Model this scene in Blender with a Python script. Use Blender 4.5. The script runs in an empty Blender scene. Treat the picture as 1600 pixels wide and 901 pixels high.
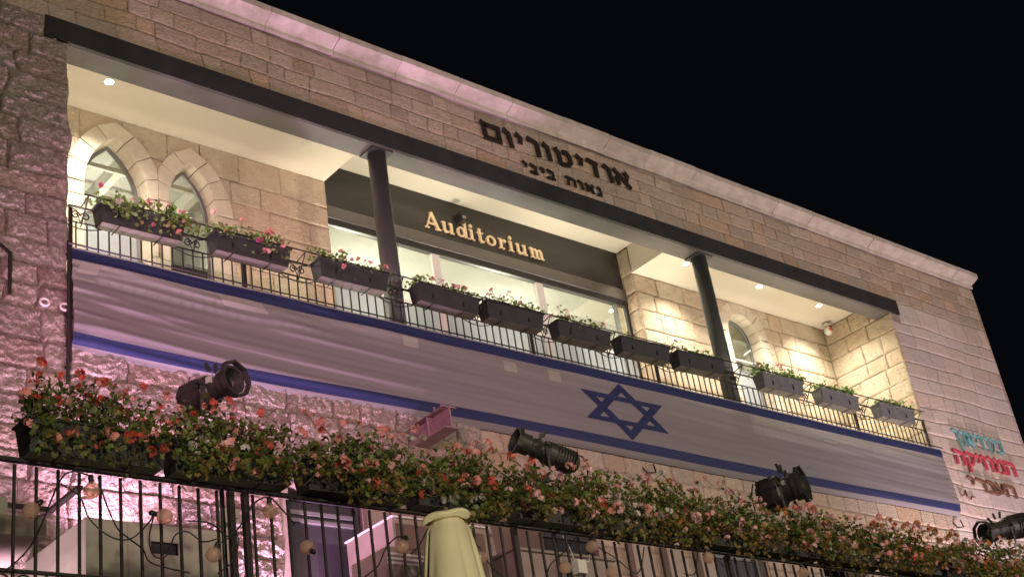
import bpy, bmesh, math, random
import numpy as np
from mathutils import Matrix, Vector, Euler
random.seed(7)
SC = bpy.context.scene
COL = SC.collection
PI = math.pi

# ------------------------------------------------------------------ camera
cam_data = bpy.data.cameras.new("camera")
cam = bpy.data.objects.new("camera", cam_data)
COL.objects.link(cam)
_R = np.array([[0.757217, 0.203379, 0.620693],
               [-0.636499, 0.443050, 0.631329],
               [-0.146599, -0.873123, 0.464935]])
cam_data.sensor_width = 36.0
cam_data.lens = 49.6125
cam_data.clip_start = 0.1
cam_data.clip_end = 2000
M = Matrix(((_R[0, 0], -_R[0, 1], -_R[0, 2], 0), (_R[1, 0], -_R[1, 1], -_R[1, 2], -14), (_R[2, 0], -_R[2, 1], -_R[2, 2], 0), (0, 0, 0, 1)))
cam.matrix_world = M
SC.camera = cam
SC.view_settings.view_transform = 'Standard'
SC.view_settings.look = 'None'
SC.view_settings.exposure = 0.0
SC.view_settings.gamma = 1.0

# ------------------------------------------------------------------ night sky
W = bpy.data.worlds.new("World")
SC.world = W
W.use_nodes = True
W.node_tree.nodes['Background'].inputs[0].default_value = (0.24, 0.27, 0.38, 1)
W.node_tree.nodes['Background'].inputs[1].default_value = 0.008

# ------------------------------------------------------------------ materials
def mat(name, color=(.5, .5, .5), rough=.6, metal=0., vary=0., bump=0., bscale=20., c2=None, nscale=3., spec=.5,
        noise=0., island=False, emit=None, estr=1., detail=6., stretch=None, transl=0., hue=None):
    m = bpy.data.materials.new(name)
    m.use_nodes = True
    nt = m.node_tree
    N, L = nt.nodes, nt.links
    b = N['Principled BSDF']
    b.inputs['Roughness'].default_value = rough
    b.inputs['Metallic'].default_value = metal
    b.inputs['Specular IOR Level'].default_value = spec
    b.inputs['Base Color'].default_value = (*color, 1)
    if emit:
        b.inputs['Emission Color'].default_value = (*emit, 1)
        b.inputs['Emission Strength'].default_value = estr
    tc = N.new('ShaderNodeTexCoord')
    vec = tc.outputs['Object']
    if stretch:
        mp = N.new('ShaderNodeMapping')
        mp.inputs['Scale'].default_value = stretch
        L.new(vec, mp.inputs[0])
        vec = mp.outputs[0]
    cur = None
    if c2 is not None or noise or vary or hue:
        base = N.new('ShaderNodeMix'); base.data_type = 'RGBA'
        base.inputs[6].default_value = (*color, 1)
        base.inputs[7].default_value = (*(c2 or color), 1)
        nz = N.new('ShaderNodeTexNoise')
        nz.inputs['Scale'].default_value = nscale
        nz.inputs['Detail'].default_value = detail
        nz.inputs['Roughness'].default_value = .62
        L.new(vec, nz.inputs[0])
        cr = N.new('ShaderNodeMapRange')
        cr.inputs[1].default_value = .32; cr.inputs[2].default_value = .68
        L.new(nz.outputs[0], cr.inputs[0])
        L.new(cr.outputs[0], base.inputs[0])
        cur = base.outputs[2]
        if vary or hue:
            oi = N.new('ShaderNodeObjectInfo')
            ge = N.new('ShaderNodeNewGeometry')
            ad = N.new('ShaderNodeMath'); ad.operation = 'ADD'
            L.new(oi.outputs['Random'], ad.inputs[0])
            L.new(ge.outputs['Random Per Island'], ad.inputs[1])
            fr = N.new('ShaderNodeMath'); fr.operation = 'FRACT'
            L.new(ad.outputs[0], fr.inputs[0])
            if hue:
                ramp = N.new('ShaderNodeValToRGB')
                ramp.color_ramp.interpolation = 'CONSTANT'
                els = ramp.color_ramp.elements
                els[0].position = 0; els[0].color = (*hue[0], 1)
                els[1].position = 1. / len(hue); els[1].color = (*hue[1], 1)
                for i in range(2, len(hue)):
                    e = els.new(i / len(hue)); e.color = (*hue[i], 1)
                L.new(fr.outputs[0], ramp.inputs[0])
                mu = N.new('ShaderNodeMix'); mu.data_type = 'RGBA'; mu.blend_type = 'MULTIPLY'
                mu.inputs[0].default_value = 1
                L.new(cur, mu.inputs[6]); L.new(ramp.outputs[0], mu.inputs[7])
                cur = mu.outputs[2]
            if vary:
                m2 = N.new('ShaderNodeMath'); m2.operation = 'MULTIPLY'; m2.inputs[1].default_value = 7.31
                L.new(fr.outputs[0], m2.inputs[0])
                f2 = N.new('ShaderNodeMath'); f2.operation = 'FRACT'
                L.new(m2.outputs[0], f2.inputs[0])
                mr = N.new('ShaderNodeMapRange')
                mr.inputs[3].default_value = 1 - vary; mr.inputs[4].default_value = 1 + vary
                L.new(f2.outputs[0], mr.inputs[0])
                vs = N.new('ShaderNodeVectorMath'); vs.operation = 'SCALE'
                L.new(cur, vs.inputs[0]); L.new(mr.outputs[0], vs.inputs[3])
                cur = vs.outputs[0]
        L.new(cur, b.inputs['Base Color'])
    if bump:
        nb = N.new('ShaderNodeTexNoise')
        nb.inputs['Scale'].default_value = bscale
        nb.inputs['Detail'].default_value = 8
        nb.inputs['Roughness'].default_value = .6
        L.new(vec, nb.inputs[0])
        bp = N.new('ShaderNodeBump')
        bp.inputs['Strength'].default_value = 1.0
        bp.inputs['Distance'].default_value = bump
        L.new(nb.outputs[0], bp.inputs['Height'])
        L.new(bp.outputs[0], b.inputs['Normal'])
    if transl:
        tr = N.new('ShaderNodeBsdfTranslucent')
        if cur is not None: L.new(cur, tr.inputs[0])
        else: tr.inputs[0].default_value = (*color, 1)
        mx = N.new('ShaderNodeMixShader'); mx.inputs[0].default_value = transl
        L.new(b.outputs[0], mx.inputs[1]); L.new(tr.outputs[0], mx.inputs[2])
        L.new(mx.outputs[0], N['Material Output'].inputs[0])
    return m

HUE = [(1, .95, .88), (1, .90, .82), (1, .98, .93), (1, .87, .72), (1, .94, .87), (.96, .92, .89), (1, .92, .82), (1, .97, .92), (.94, .88, .84)]
MT = {}
MT['stone'] = mat('limestone', (.49, .41, .335), .85, c2=(.37, .295, .235), nscale=14, vary=.14, hue=HUE, bump=.045, bscale=24)
MT['rough'] = mat('rough_limestone', (.47, .41, .38), .9, c2=(.26, .20, .165), nscale=13, vary=.15, hue=[(1, .97, .92), (1, .9, .84), (1, .99, .96), (.95, .86, .76), (1, .95, .9), (.98, .93, .9)], bump=.08, bscale=26)
MT['cream'] = mat('cream_limestone', (.52, .46, .35), .85, c2=(.44, .37, .27), nscale=5, vary=.08, hue=HUE[:3] + HUE[4:5], bump=.045, bscale=26)
MT['arch'] = mat('dressed_limestone', (.56, .50, .39), .75, c2=(.49, .42, .31), nscale=9, vary=.06, bump=.012, bscale=40)
MT['pale'] = mat('pale_limestone', (.56, .49, .46), .8, c2=(.47, .40, .37), nscale=12, vary=.10, hue=HUE[:3] + HUE[4:6], bump=.03, bscale=28)
MT['cornice'] = mat('cornice_limestone', (.52, .46, .4), .75, c2=(.38, .32, .26), nscale=4, vary=.07, bump=.008, bscale=30)
MT['mortar'] = mat('mortar', (.33, .27, .22), .95, c2=(.24, .19, .15), nscale=4, bump=.01, bscale=20)
MT['mortar_cream'] = mat('cream_mortar', (.44, .37, .27), .95, c2=(.34, .28, .19), nscale=4, bump=.008, bscale=20)
MT['plaster'] = mat('cream_plaster', (.62, .57, .47), .8, c2=(.6, .545, .44), nscale=1.2, bump=.001, bscale=30)
MT['plaster_in'] = mat('interior_plaster', (.5, .5, .48), .8, c2=(.44, .44, .42), nscale=1.5)
MT['slate'] = mat('slate_grey_column_paint', (.05, .053, .05), .45, c2=(.07, .073, .068), nscale=3, bump=.002, bscale=12)
MT['soffit_lit'] = mat('lit_soffit_steel', (.07, .066, .06), .5, c2=(.09, .085, .075), nscale=2.5, bump=.0015, bscale=9)  # beam steel made paler underneath, standing in for light from below
MT['leaf_lit'] = mat('downlit_leaf', (.12, .2, .035), .5, c2=(.16, .25, .05), nscale=9, vary=.4, transl=.35)  # lighter copy of the leaf colour, downlight brightness painted in
MT['steel'] = mat('charcoal_painted_steel', (.024, .024, .0245), .45, c2=(.036, .036, .035), nscale=2.5, bump=.0015, bscale=9, spec=.5)
MT['board'] = mat('brushed_bronze_grey_board', (.03, .0295, .027), .38, metal=.2, c2=(.055, .053, .047), nscale=1.6, stretch=(.35, 1, 1.6), bump=.0008, bscale=30)
MT['strip'] = mat('grey_metal_trim', (.16, .155, .15), .32, metal=.7, c2=(.2, .195, .185), nscale=2)
MT['dark'] = mat('near_black_metal', (.015, .014, .014), .45, c2=(.022, .02, .02), nscale=8)
MT['iron'] = mat('wrought_iron', (.02, .017, .016), .5, metal=.3, c2=(.035, .025, .02), nscale=20, bump=.001, bscale=60)
MT['gold'] = mat('gold_letter_metal', (.86, .72, .46), .35, metal=.35, c2=(.8, .64, .38), nscale=6)
MT['bronze'] = mat('dark_bronze_letter', (.03, .021, .016), .5, metal=.3)
MT['frame'] = mat('grey_window_frame', (.17, .17, .165), .45, c2=(.14, .14, .14), nscale=4)
MT['white_frame'] = mat('white_aluminium', (.62, .6, .55), .4, c2=(.56, .54, .5), nscale=3)
MT['planter'] = mat('charcoal_plastic', (.013, .013, .0125), .6, c2=(.024, .023, .022), nscale=6, bump=.001, bscale=25)
MT['tray'] = mat('lit_planter_base', (.15, .14, .11), .8, c2=(.10, .09, .07), nscale=8)  # beige tone stands in for light on the planter underside
MT['soil'] = mat('potting_soil', (.04, .028, .02), .95, bump=.01, bscale=40)
MT['leaf'] = mat('geranium_leaf', (.075, .115, .022), .5, c2=(.15, .18, .035), nscale=9, vary=.45, transl=.25)
MT['leaf_dry'] = mat('yellowing_leaf', (.17, .14, .03), .6, c2=(.22, .13, .035), nscale=9, vary=.4, transl=.25)
MT['stem'] = mat('plant_stem', (.09, .09, .035), .7)
for nm, c in dict(red=(.74, .13, .08), salmon=(.86, .37, .32), pink=(.88, .52, .52), magenta=(.7, .1, .3), orange=(.6, .22, .05), white=(.72, .66, .58)).items():
    MT['fl_' + nm] = mat(nm + '_petal', c, .55, vary=.15, transl=.3)
MT['wire'] = mat('black_rubber_cable', (.012, .011, .011), .55)
MT['concrete'] = mat('terrace_concrete', (.2, .18, .16), .9, c2=(.15, .13, .11), nscale=2, bump=.006, bscale=12)
MT['paving'] = mat('courtyard_paving', (.14, .12, .1), .85, c2=(.1, .085, .07), nscale=1.5, bump=.005, bscale=8)
MT['canvas'] = mat('yellow_cream_canvas', (.74, .67, .42), .85, c2=(.69, .61, .37), nscale=5, bump=.0015, bscale=60, transl=.1)
MT['booth'] = mat('painted_cabinet_metal', (.24, .255, .18), .6, c2=(.19, .2, .14), nscale=2, stretch=(1, 1, 3), bump=.001, bscale=10)
MT['beige'] = mat('beige_plastic', (.24, .20, .15), .6, c2=(.19, .155, .12), nscale=3)
MT['wood'] = mat('brown_painted_panel', (.12, .08, .055), .7, c2=(.085, .055, .04), nscale=3, stretch=(1, 1, .3), bump=.002, bscale=12)
MT['beamred'] = mat('rusty_primer_steel', (.36, .24, .25), .5, c2=(.24, .15, .15), nscale=8, metal=.2, bump=.002, bscale=30)
MT['lampbody'] = mat('black_lantern_casting', (.022, .021, .017), .5, c2=(.035, .032, .025), nscale=14, bump=.002, bscale=30)
MT['label'] = mat('pale_sticker', (.35, .38, .3), .6)
MT['whiteobj'] = mat('white_plastic', (.6, .56, .5), .5)
MT['red'] = mat('red_lens', (.5, .03, .02), .3)
MT['teal'] = mat('teal_letter_paint', (.13, .33, .33), .5)
MT['tealdark'] = mat('teal_letter_side', (.05, .14, .15), .5)
MT['redl'] = mat('crimson_letter_paint', (.46, .06, .09), .5)
MT['brownl'] = mat('brown_letter_paint', (.16, .075, .045), .5)
MT['blue_door'] = mat('blue_grey_panel', (.3, .32, .33), .5, c2=(.26, .28, .29), nscale=2, stretch=(1, 1, 6))
MT['lens_on'] = mat('lit_downlight_lens', (1, .95, .85), .4, emit=(1, .95, .82), estr=40)
MT['curtain'] = mat('dark_curtain', (.012, .014, .017), .9)
MT['door_dark'] = mat('dark_purple_door', (.03, .028, .034), .4, c2=(.045, .04, .05), nscale=3)
MT['smooth'] = mat('smooth_pinkish_render', (.34, .28, .24), .85, c2=(.27, .21, .17), nscale=2.5, bump=.006, bscale=14)

def glass(name, tint, gl, rough=.03, t=(1, 1, 1)):
    m = bpy.data.materials.new(name); m.use_nodes = True
    N, L = m.node_tree.nodes, m.node_tree.links
    N.remove(N['Principled BSDF'])
    tr = N.new('ShaderNodeBsdfTransparent'); tr.inputs[0].default_value = (*t, 1)
    g = N.new('ShaderNodeBsdfGlossy'); g.inputs[0].default_value = (*tint, 1); g.inputs[1].default_value = rough
    mx = N.new('ShaderNodeMixShader')
    lw = N.new('ShaderNodeLayerWeight'); lw.inputs[0].default_value = .3
    mr = N.new('ShaderNodeMapRange'); mr.inputs[3].default_value = gl; mr.inputs[4].default_value = min(1, gl + .45)
    L.new(lw.outputs['Fresnel'], mr.inputs[0]); L.new(mr.outputs[0], mx.inputs[0])
    L.new(tr.outputs[0], mx.inputs[1]); L.new(g.outputs[0], mx.inputs[2])
    L.new(mx.outputs[0], N['Material Output'].inputs[0])
    return m
MT['glass'] = glass('window_glass', (.9, .92, .9), .08, .04, (.85, .87, .82))
MT['bulbglass'] = mat('amber_bulb_glass', (.82, .64, .52), .12, transl=.55)
def see_through(m, f, t):
    N, L = m.node_tree.nodes, m.node_tree.links
    out = N['Material Output']; src = out.inputs[0].links[0].from_socket
    tr = N.new('ShaderNodeBsdfTransparent'); tr.inputs[0].default_value = (*t, 1)
    mx = N.new('ShaderNodeMixShader'); mx.inputs[0].default_value = f
    L.new(src, mx.inputs[1]); L.new(tr.outputs[0], mx.inputs[2]); L.new(mx.outputs[0], out.inputs[0])
see_through(MT['bulbglass'], .52, (.95, .78, .66))

def frosted():
    m = mat('frosted_glass', (.42, .45, .45), .35, c2=(.38, .41, .42), nscale=1.2, transl=.45)
    return m
MT['frost'] = frosted()

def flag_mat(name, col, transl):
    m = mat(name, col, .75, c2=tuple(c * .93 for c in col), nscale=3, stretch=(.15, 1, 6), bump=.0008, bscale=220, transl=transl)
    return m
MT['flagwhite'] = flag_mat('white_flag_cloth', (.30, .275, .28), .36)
MT['flagblue'] = flag_mat('blue_flag_cloth', (.013, .02, .085), .12)
MT['flaglit'] = flag_mat('cloth_light_patch', (.46, .44, .39), .4)  # paler cloth colour for light showing through the flag

# ------------------------------------------------------------------ mesh helpers
def link(name, me, m=None, parent=None, kind=None):
    o = bpy.data.objects.new(name, me)
    COL.objects.link(o)
    if m is not None and me is not None and len(me.materials) == 0:
        for x in (m if isinstance(m, (list, tuple)) else [m]): me.materials.append(x)
    if parent is not None: o.parent = parent
    if kind: o['kind'] = kind
    return o

def thing(name, label, cat, loc=(0, 0, 0), group=None, rotz=0):
    o = bpy.data.objects.new(name, None)
    o.empty_display_size = .1
    COL.objects.link(o)
    o.location = loc
    o.rotation_euler = (0, 0, rotz)
    o['label'] = label; o['category'] = cat
    if group: o['group'] = group
    return o

class MB:
    """collects geometry for one mesh"""
    def __init__(s): s.v = []; s.f = []; s.mi = []; s.m = 0
    def add(s, vs, fs):
        n = len(s.v); s.v += [tuple(v) for v in vs]
        for f in fs: s.f.append(tuple(i + n for i in f)); s.mi.append(s.m)
    def box(s, x0, x1, y0, y1, z0, z1):
        v = [(x, y, z) for z in (z0, z1) for y in (y0, y1) for x in (x0, x1)]
        s.add(v, [(0, 2, 3, 1), (4, 5, 7, 6), (0, 1, 5, 4), (2, 6, 7, 3), (0, 4, 6, 2), (1, 3, 7, 5)])
    def bar(s, a, b, w, h=None, up=(0, 0, 1)):
        h = h or w
        a = Vector(a); b = Vector(b); d = (b - a).normalized()
        u = Vector(up)
        if abs(d.dot(u)) > .98: u = Vector((0, 1, 0))
        r = d.cross(u).normalized(); u = r.cross(d)
        vs = []
        for p in (a, b):
            for i, j in ((-1, -1), (1, -1), (1, 1), (-1, 1)): vs.append(p + r * (i * w / 2) + u * (j * h / 2))
        s.add(vs, [(3, 2, 1, 0), (4, 5, 6, 7), (0, 1, 5, 4), (1, 2, 6, 5), (2, 3, 7, 6), (3, 0, 4, 7)])
    def tube(s, pts, r, seg=6, closed=False, caps=True):
        pts = [Vector(p) for p in pts]; n = len(pts)
        rr = r if isinstance(r, (list, tuple)) else [r] * n
        base = len(s.v); prev = None
        for i, p in enumerate(pts):
            if closed: d = pts[(i + 1) % n] - pts[i - 1]
            else: d = pts[min(i + 1, n - 1)] - pts[max(i - 1, 0)]
            d = d.normalized() if d.length > 1e-9 else Vector((0, 0, 1))
            if prev is None:
                u = Vector((0, 0, 1)) if abs(d.z) < .9 else Vector((0, 1, 0))
                u = (u - d * u.dot(d)).normalized()
            else: u = (prev - d * prev.dot(d)).normalized()
            prev = u; w = d.cross(u)
            for k in range(seg):
                a = 2 * PI * k / seg
                s.v.append(tuple(p + (u * math.cos(a) + w * math.sin(a)) * rr[i]))
        m = n if closed else n - 1
        for i in range(m):
            j = (i + 1) % n
            for k in range(seg):
                k2 = (k + 1) % seg
                s.f.append((base + i * seg + k, base + i * seg + k2, base + j * seg + k2, base + j * seg + k)); s.mi.append(s.m)
        if caps and not closed:
            s.f.append(tuple(base + k for k in range(seg))[::-1]); s.mi.append(s.m)
            s.f.append(tuple(base + (n - 1) * seg + k for k in range(seg))); s.mi.append(s.m)
    def lathe(s, prof, c=(0, 0, 0), seg=16, axis='z', mtx=None):
        base = len(s.v)
        for r, h in prof:
            for k in range(seg):
                a = 2 * PI * k / seg
                p = Vector((r * math.cos(a), r * math.sin(a), h))
                if axis == 'y': p = Vector((p.x, p.z, -p.y))
                if axis == 'x': p = Vector((p.z, p.x, p.y))
                if mtx is not None: p = mtx @ p
                s.v.append(tuple(p + Vector(c)))
        for i in range(len(prof) - 1):
            for k in range(seg):
                k2 = (k + 1) % seg
                s.f.append((base + i * seg + k, base + i * seg + k2, base + (i + 1) * seg + k2, base + (i + 1) * seg + k)); s.mi.append(s.m)
        if prof[0][0] > 1e-4: s.f.append(tuple(base + k for k in range(seg))[::-1]); s.mi.append(s.m)
        if prof[-1][0] > 1e-4: s.f.append(tuple(base + (len(prof) - 1) * seg + k for k in range(seg))); s.mi.append(s.m)
    def prism(s, poly, y0, y1):
        """polygon in x,z (ccw seen from the front, -y) extruded from y0 (front) to y1"""
        n = len(poly)
        ar = sum(poly[i][0] * poly[(i + 1) % n][1] - poly[(i + 1) % n][0] * poly[i][1] for i in range(n))
        if ar < 0: poly = poly[::-1]
        vs = [(x, y0, z) for x, z in poly] + [(x, y1, z) for x, z in poly]
        s.add(vs, [tuple(range(n)), tuple(range(2 * n - 1, n - 1, -1))] + [(i, i + n, (i + 1) % n + n, (i + 1) % n) for i in range(n)])
    def mesh(s, name, smooth=False):
        me = bpy.data.meshes.new(name)
        me.from_pydata(s.v, [], s.f)
        if any(s.mi): me.polygons.foreach_set('material_index', s.mi)
        if smooth: me.polygons.foreach_set('use_smooth', [True] * len(s.f))
        me.update()
        return me
    def build(s, name, m, parent=None, kind=None, smooth=False, bevel=0):
        o = link(name, s.mesh(name, smooth), m, parent, kind)
        if bevel:
            md = o.modifiers.new('bevel', 'BEVEL'); md.width = bevel; md.segments = 2; md.limit_method = 'ANGLE'
        return o

# smooth value noise, vectorised
_rng = np.random.RandomState(3)
_LAT = _rng.rand(256, 256)
def vnoise(x, y, seed=0):
    x = x + seed * 17.13; y = y + seed * 9.71
    xi = np.floor(x).astype(int); yi = np.floor(y).astype(int)
    fx = x - xi; fy = y - yi
    fx = fx * fx * (3 - 2 * fx); fy = fy * fy * (3 - 2 * fy)
    a = _LAT[xi % 256, yi % 256]; b = _LAT[(xi + 1) % 256, yi % 256]
    c = _LAT[xi % 256, (yi + 1) % 256]; d = _LAT[(xi + 1) % 256, (yi + 1) % 256]
    return (a * (1 - fx) + b * fx) * (1 - fy) + (c * (1 - fx) + d * fx) * fy
def fbm(x, y, seed=0, oct=4, g=.5):
    t = 0; a = 1; s = 0
    for i in range(oct):
        t = t + a * vnoise(x * 2 ** i, y * 2 ** i, seed + i); s += a; a *= g
    return t / s
def rock(x, y, seed=0):
    """chiselled rock face: ridged, with short steps"""
    wx = fbm(x * 6, y * 6, seed + 5, 2) * .2; wy = fbm(x * 6, y * 6, seed + 9, 2) * .2
    r1 = 1 - np.abs(2 * vnoise((x + wx) * 13, (y + wy) * 20, seed) - 1)
    r2 = 1 - np.abs(2 * vnoise((x + wx) * 27, (y + wy) * 36, seed + 2) - 1)
    f = vnoise((x + wx) * 11, (y + wy) * 18, seed + 7) * 4
    step = (np.floor(f) + np.clip((f - np.floor(f)) * 6, 0, 1)) / 4.5
    big = fbm(x * 4.5, y * 5, seed + 3, 2)
    fine = fbm(x * 34, y * 44, seed + 4, 2)
    return .22 * big + .13 * r1 + .10 * r2 + .30 * step + .25 * fine

STONE_N = [0]
def stone_grid(x0, x1, z0, z1, y, res=.03, amp=.008, proud=.02, rough=False, gap=.007, mapf=None, cut=None, tilt=.004, warp=0.):
    """vertices and faces of one wall stone, front face a relief grid"""
    sd = STONE_N[0] = STONE_N[0] + 1
    rs = random.Random(sd * 31 + int(x0 * 100))
    j = lambda: rs.uniform(-.005, .005)
    x0 += gap + j(); x1 -= gap + j(); z0 += gap + j(); z1 -= gap + j()
    if x1 - x0 < .03 or z1 - z0 < .03: return None
    nx = max(3, int((x1 - x0) / res)); nz = max(3, int((z1 - z0) / res))
    X, Z = np.meshgrid(np.linspace(x0, x1, nx + 1), np.linspace(z0, z1, nz + 1))
    e = np.minimum(np.minimum(X - x0, x1 - X), np.minimum(Z - z0, z1 - Z))
    if rough:
        h = rock(X, Z, sd % 11) * amp
        fall = np.clip(e / .045, 0, 1); fall = fall * (2 - fall)
        H = (proud * .35 + h) * (.32 + .68 * fall)
    else:
        h = (fbm(X * 6, Z * 6, sd % 13, 4) - .5) * 2 * amp
        fall = np.clip(e / .02, 0, 1); fall = fall * (2 - fall)
        H = (proud + h) * (.2 + .8 * fall)
    H = H + rs.uniform(-tilt, tilt) + (X - (x0 + x1) / 2) * rs.uniform(-tilt, tilt) * 3
    # wavy outline
    wob = (e < 1e-6)
    X = X + np.where(wob, (vnoise(X * 14, Z * 14, sd % 7) - .5) * (.018 if rough else .009), 0)
    Z = Z + np.where(wob, (vnoise(X * 14, Z * 14, sd % 7 + 3) - .5) * (.018 if rough else .009), 0)
    if warp:
        dZ = warp * (vnoise(X * 1.2 + 3, Z * 1.3) - .5); dX = warp * 1.25 * (vnoise(X * 1.9 + 7, Z * 2.7 + 4) - .5)
        X = X + dX; Z = Z + dZ
    Y = y - H
    vs = np.stack([X, Y, Z], -1).reshape(-1, 3)
    w = nx + 1
    idx = np.arange(nz)[:, None] * w + np.arange(nx)[None, :]
    fs = np.stack([idx, idx + 1, idx + w + 1, idx + w], -1).reshape(-1, 4)
    if cut is not None:
        cen = vs[fs].mean(1)
        keep = ~cut(cen[:, 0], cen[:, 2])
        part = not keep.all()
        fs = fs[keep]
        if not part: cut = None
        if len(fs) < 12: return None
    # side walls going back into the joint
    ring = list(range(0, w)) + [w * (i + 1) - 1 for i in range(1, nz + 1)] + [nz * w + i for i in range(nx - 1, -1, -1)] + [w * i for i in range(nz - 1, 0, -1)]
    n0 = len(vs)
    back = vs[ring].copy(); back[:, 1] = y + .03
    vs = np.vstack([vs, back])
    m = len(ring)
    side = [(ring[(i + 1) % m], ring[i], n0 + i, n0 + (i + 1) % m) for i in range(m)]
    if cut is not None:
        side = [s for s in side if not (cut(vs[s[0], 0:1], vs[s[0], 2:3])[0] or cut(vs[s[1], 0:1], vs[s[1], 2:3])[0])]
    if mapf is not None: vs = mapf(vs)
    if cut is not None:
        uniq, inv = np.unique(fs.ravel(), return_inverse=True)
        return vs[uniq], inv.reshape(-1, 4)
    return vs, np.vstack([fs, np.array(side)])

def np_mesh(name, vs, fs, smooth=True):
    me = bpy.data.meshes.new(name)
    vs = np.asarray(vs, dtype=np.float32); fs = np.asarray(fs, dtype=np.int32)
    me.vertices.add(len(vs)); me.vertices.foreach_set('co', vs.ravel())
    me.loops.add(fs.size); me.loops.foreach_set('vertex_index', fs.ravel())
    me.polygons.add(len(fs)); me.polygons.foreach_set('loop_start', np.arange(0, fs.size, 4, dtype=np.int32))
    me.polygons.foreach_set('loop_total', np.full(len(fs), 4, dtype=np.int32))
    if smooth: me.polygons.foreach_set('use_smooth', np.ones(len(fs), bool))
    me.update(calc_edges=True); me.validate()
    return me

CAMR = _R
def px_area(x0, x1, z0, z1, y):
    """rough size a stone has in the picture, to choose which ones become single parts; 0 outside the frame"""
    P = []
    for x, z in ((x0, z0), (x1, z0), (x1, z1), (x0, z1)):
        p = CAMR.T @ np.array([x, y + 14, z])
        P.append((512 + 1411 * p[0] / p[2], 288 + 1411 * p[1] / p[2]))
    P = np.array(P)
    if P[:, 0].max() < 0 or P[:, 0].min() > 1024 or P[:, 1].max() < 0 or P[:, 1].min() > 576: return 0
    x, y_ = P[:, 0], P[:, 1]
    return abs(np.dot(x, np.roll(y_, -1)) - np.dot(y_, np.roll(x, -1))) / 2

def lay_courses(zs, x0, x1, wmin, wmax, rs, holes=()):
    """rows of random stones between the given course heights; holes = (hx0,hx1,hz0,hz1) left free"""
    out = []
    for z0, z1 in zip(zs[:-1], zs[1:]):
        segs = [(x0, x1)]
        for hx0, hx1, hz0, hz1 in holes:
            if hz0 < z1 - .06 and hz1 > z0 + .06:
                ns = []
                for a, b in segs:
                    if hx1 <= a or hx0 >= b: ns.append((a, b)); continue
                    if hx0 - a > .05: ns.append((a, hx0))
                    if b - hx1 > .05: ns.append((hx1, b))
                segs = ns
        for a, b in segs:
            x = a
            while x < b - 1e-6:
                w = rs.uniform(wmin, wmax)
                if b - (x + w) < wmin * .7: w = b - x
                if w > wmax * 1.35: w = (b - x) / 2
                out.append((x, x + w, z0, z1)); x += w
    return out

def put_stones(rects, y, parent, name, m, limit_list, **kw):
    """limit_list: list collecting (area, fn args) so that only the largest 300 become single parts"""
    for r in rects:
        limit_list.append((px_area(*r, y), r, y, parent, name, m, dict(kw)))

def flush(limit_list, n=295):
    limit_list.sort(key=lambda t: -t[0])
    rest = {}
    for i, (a, r, y, parent, name, m, kw) in enumerate(limit_list):
        if a <= 0 and kw.get('skip0', False): continue
        kw.pop('skip0', None)
        if a <= 0 or a < 15: kw['res'] = max(kw.get('res', .03), .06)
        g = stone_grid(*r, y, **kw)
        if g is None: continue
        if i < n and a > 6:
            link(name, np_mesh(name, *g), m, parent)
        else:
            rest.setdefault((parent.name, m.name), [parent, name, m, []])[3].append(g)
    for parent, name, m, gs in rest.values():
        V = []; F = []; k = 0
        for vs, fs in gs: V.append(vs); F.append(fs + k); k += len(vs)
        link('stonework', np_mesh('stonework', np.vstack(V), np.vstack(F)), m, parent, 'stuff')

# ------------------------------------------------------------------ ground, terrace
g = MB(); g.box(-300, 300, -300, 300, -2.0, -1.6)
o = g.build('ground', MT['paving']); o['kind'] = 'structure'
g = MB(); g.box(-20, 45, -4.3, .02, -1.595, 3.0)
o = g.build('terrace', MT['concrete']); o['kind'] = 'structure'

# ------------------------------------------------------------------ the building
BLD = thing('stone_building', 'two storey limestone building with a lit recessed balcony and moulded cornice', 'building')
XL, XR = 6.44, 24.72          # opening of the balcony
ZF = 8.85                     # balcony floor
YB = 1.72                     # back wall
ZC, ZM = 12.68, 13.27         # side and middle ceiling
ML, MR = 11.62, 18.73         # middle bay
X0B, X1B = 2.5, 28.56

def wall_core(name, x0, x1, z0, z1, y, m, inside, cell=.08, th=.25):
    nx = int((x1 - x0) / cell); nz = int((z1 - z0) / cell)
    xs = np.linspace(x0, x1, nx + 1); zs = np.linspace(z0, z1, nz + 1)
    cx = (xs[:-1] + xs[1:]) / 2; cz = (zs[:-1] + zs[1:]) / 2
    CX, CZ = np.meshgrid(cx, cz)
    keep = ~inside(CX, CZ)
    w = nx + 1
    X, Z = np.meshgrid(xs, zs)
    vs = np.stack([X, np.full_like(X, y), Z], -1).reshape(-1, 3)
    jj, ii = np.nonzero(keep)
    b = jj * w + ii
    fs = np.stack([b, b + 1, b + w + 1, b + w], -1)
    return link(name, np_mesh(name, vs, fs, False), m, BLD)

# front wall
LOW_HOLES = [(9.30, 10.50, 3.0, 6.42), (13.55, 14.65, 3.0, 6.36), (17.15, 18.45, 3.0, 6.38), (20.05, 21.2, 3.0, 6.2)]
front = MB()
front.box(X0B, XL - .03, -.004, .4, 3.0, 12.27); front.box(X0B, 6.1, -.012, .39, 12.271, 12.62)
front.box(XR + .001, X1B, .02, .4, 3.0, 12.615)
front.box(X0B, X1B, .02, .45, 12.63, 13.72)
front.box(XL, 12.6, -.004, .4, 6.45, ZF - .25); front.box(12.6, XR, .015, .4, 6.45, ZF - .25)
xs_ = [XL] + [v for h in LOW_HOLES for v in h[:2]] + [XR]
for a, b in zip(xs_[0::2], xs_[1::2]): front.box(a, b, .02, .4, 3.0, 6.449)
W1 = front.build('wall', MT['mortar'], BLD)
slab = MB(); slab.box(XL, XR, -.015, 5.5, ZF - .249, ZF)
slab.build('balcony_floor', MT['plaster'], BLD)
rs = random.Random(11)
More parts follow.
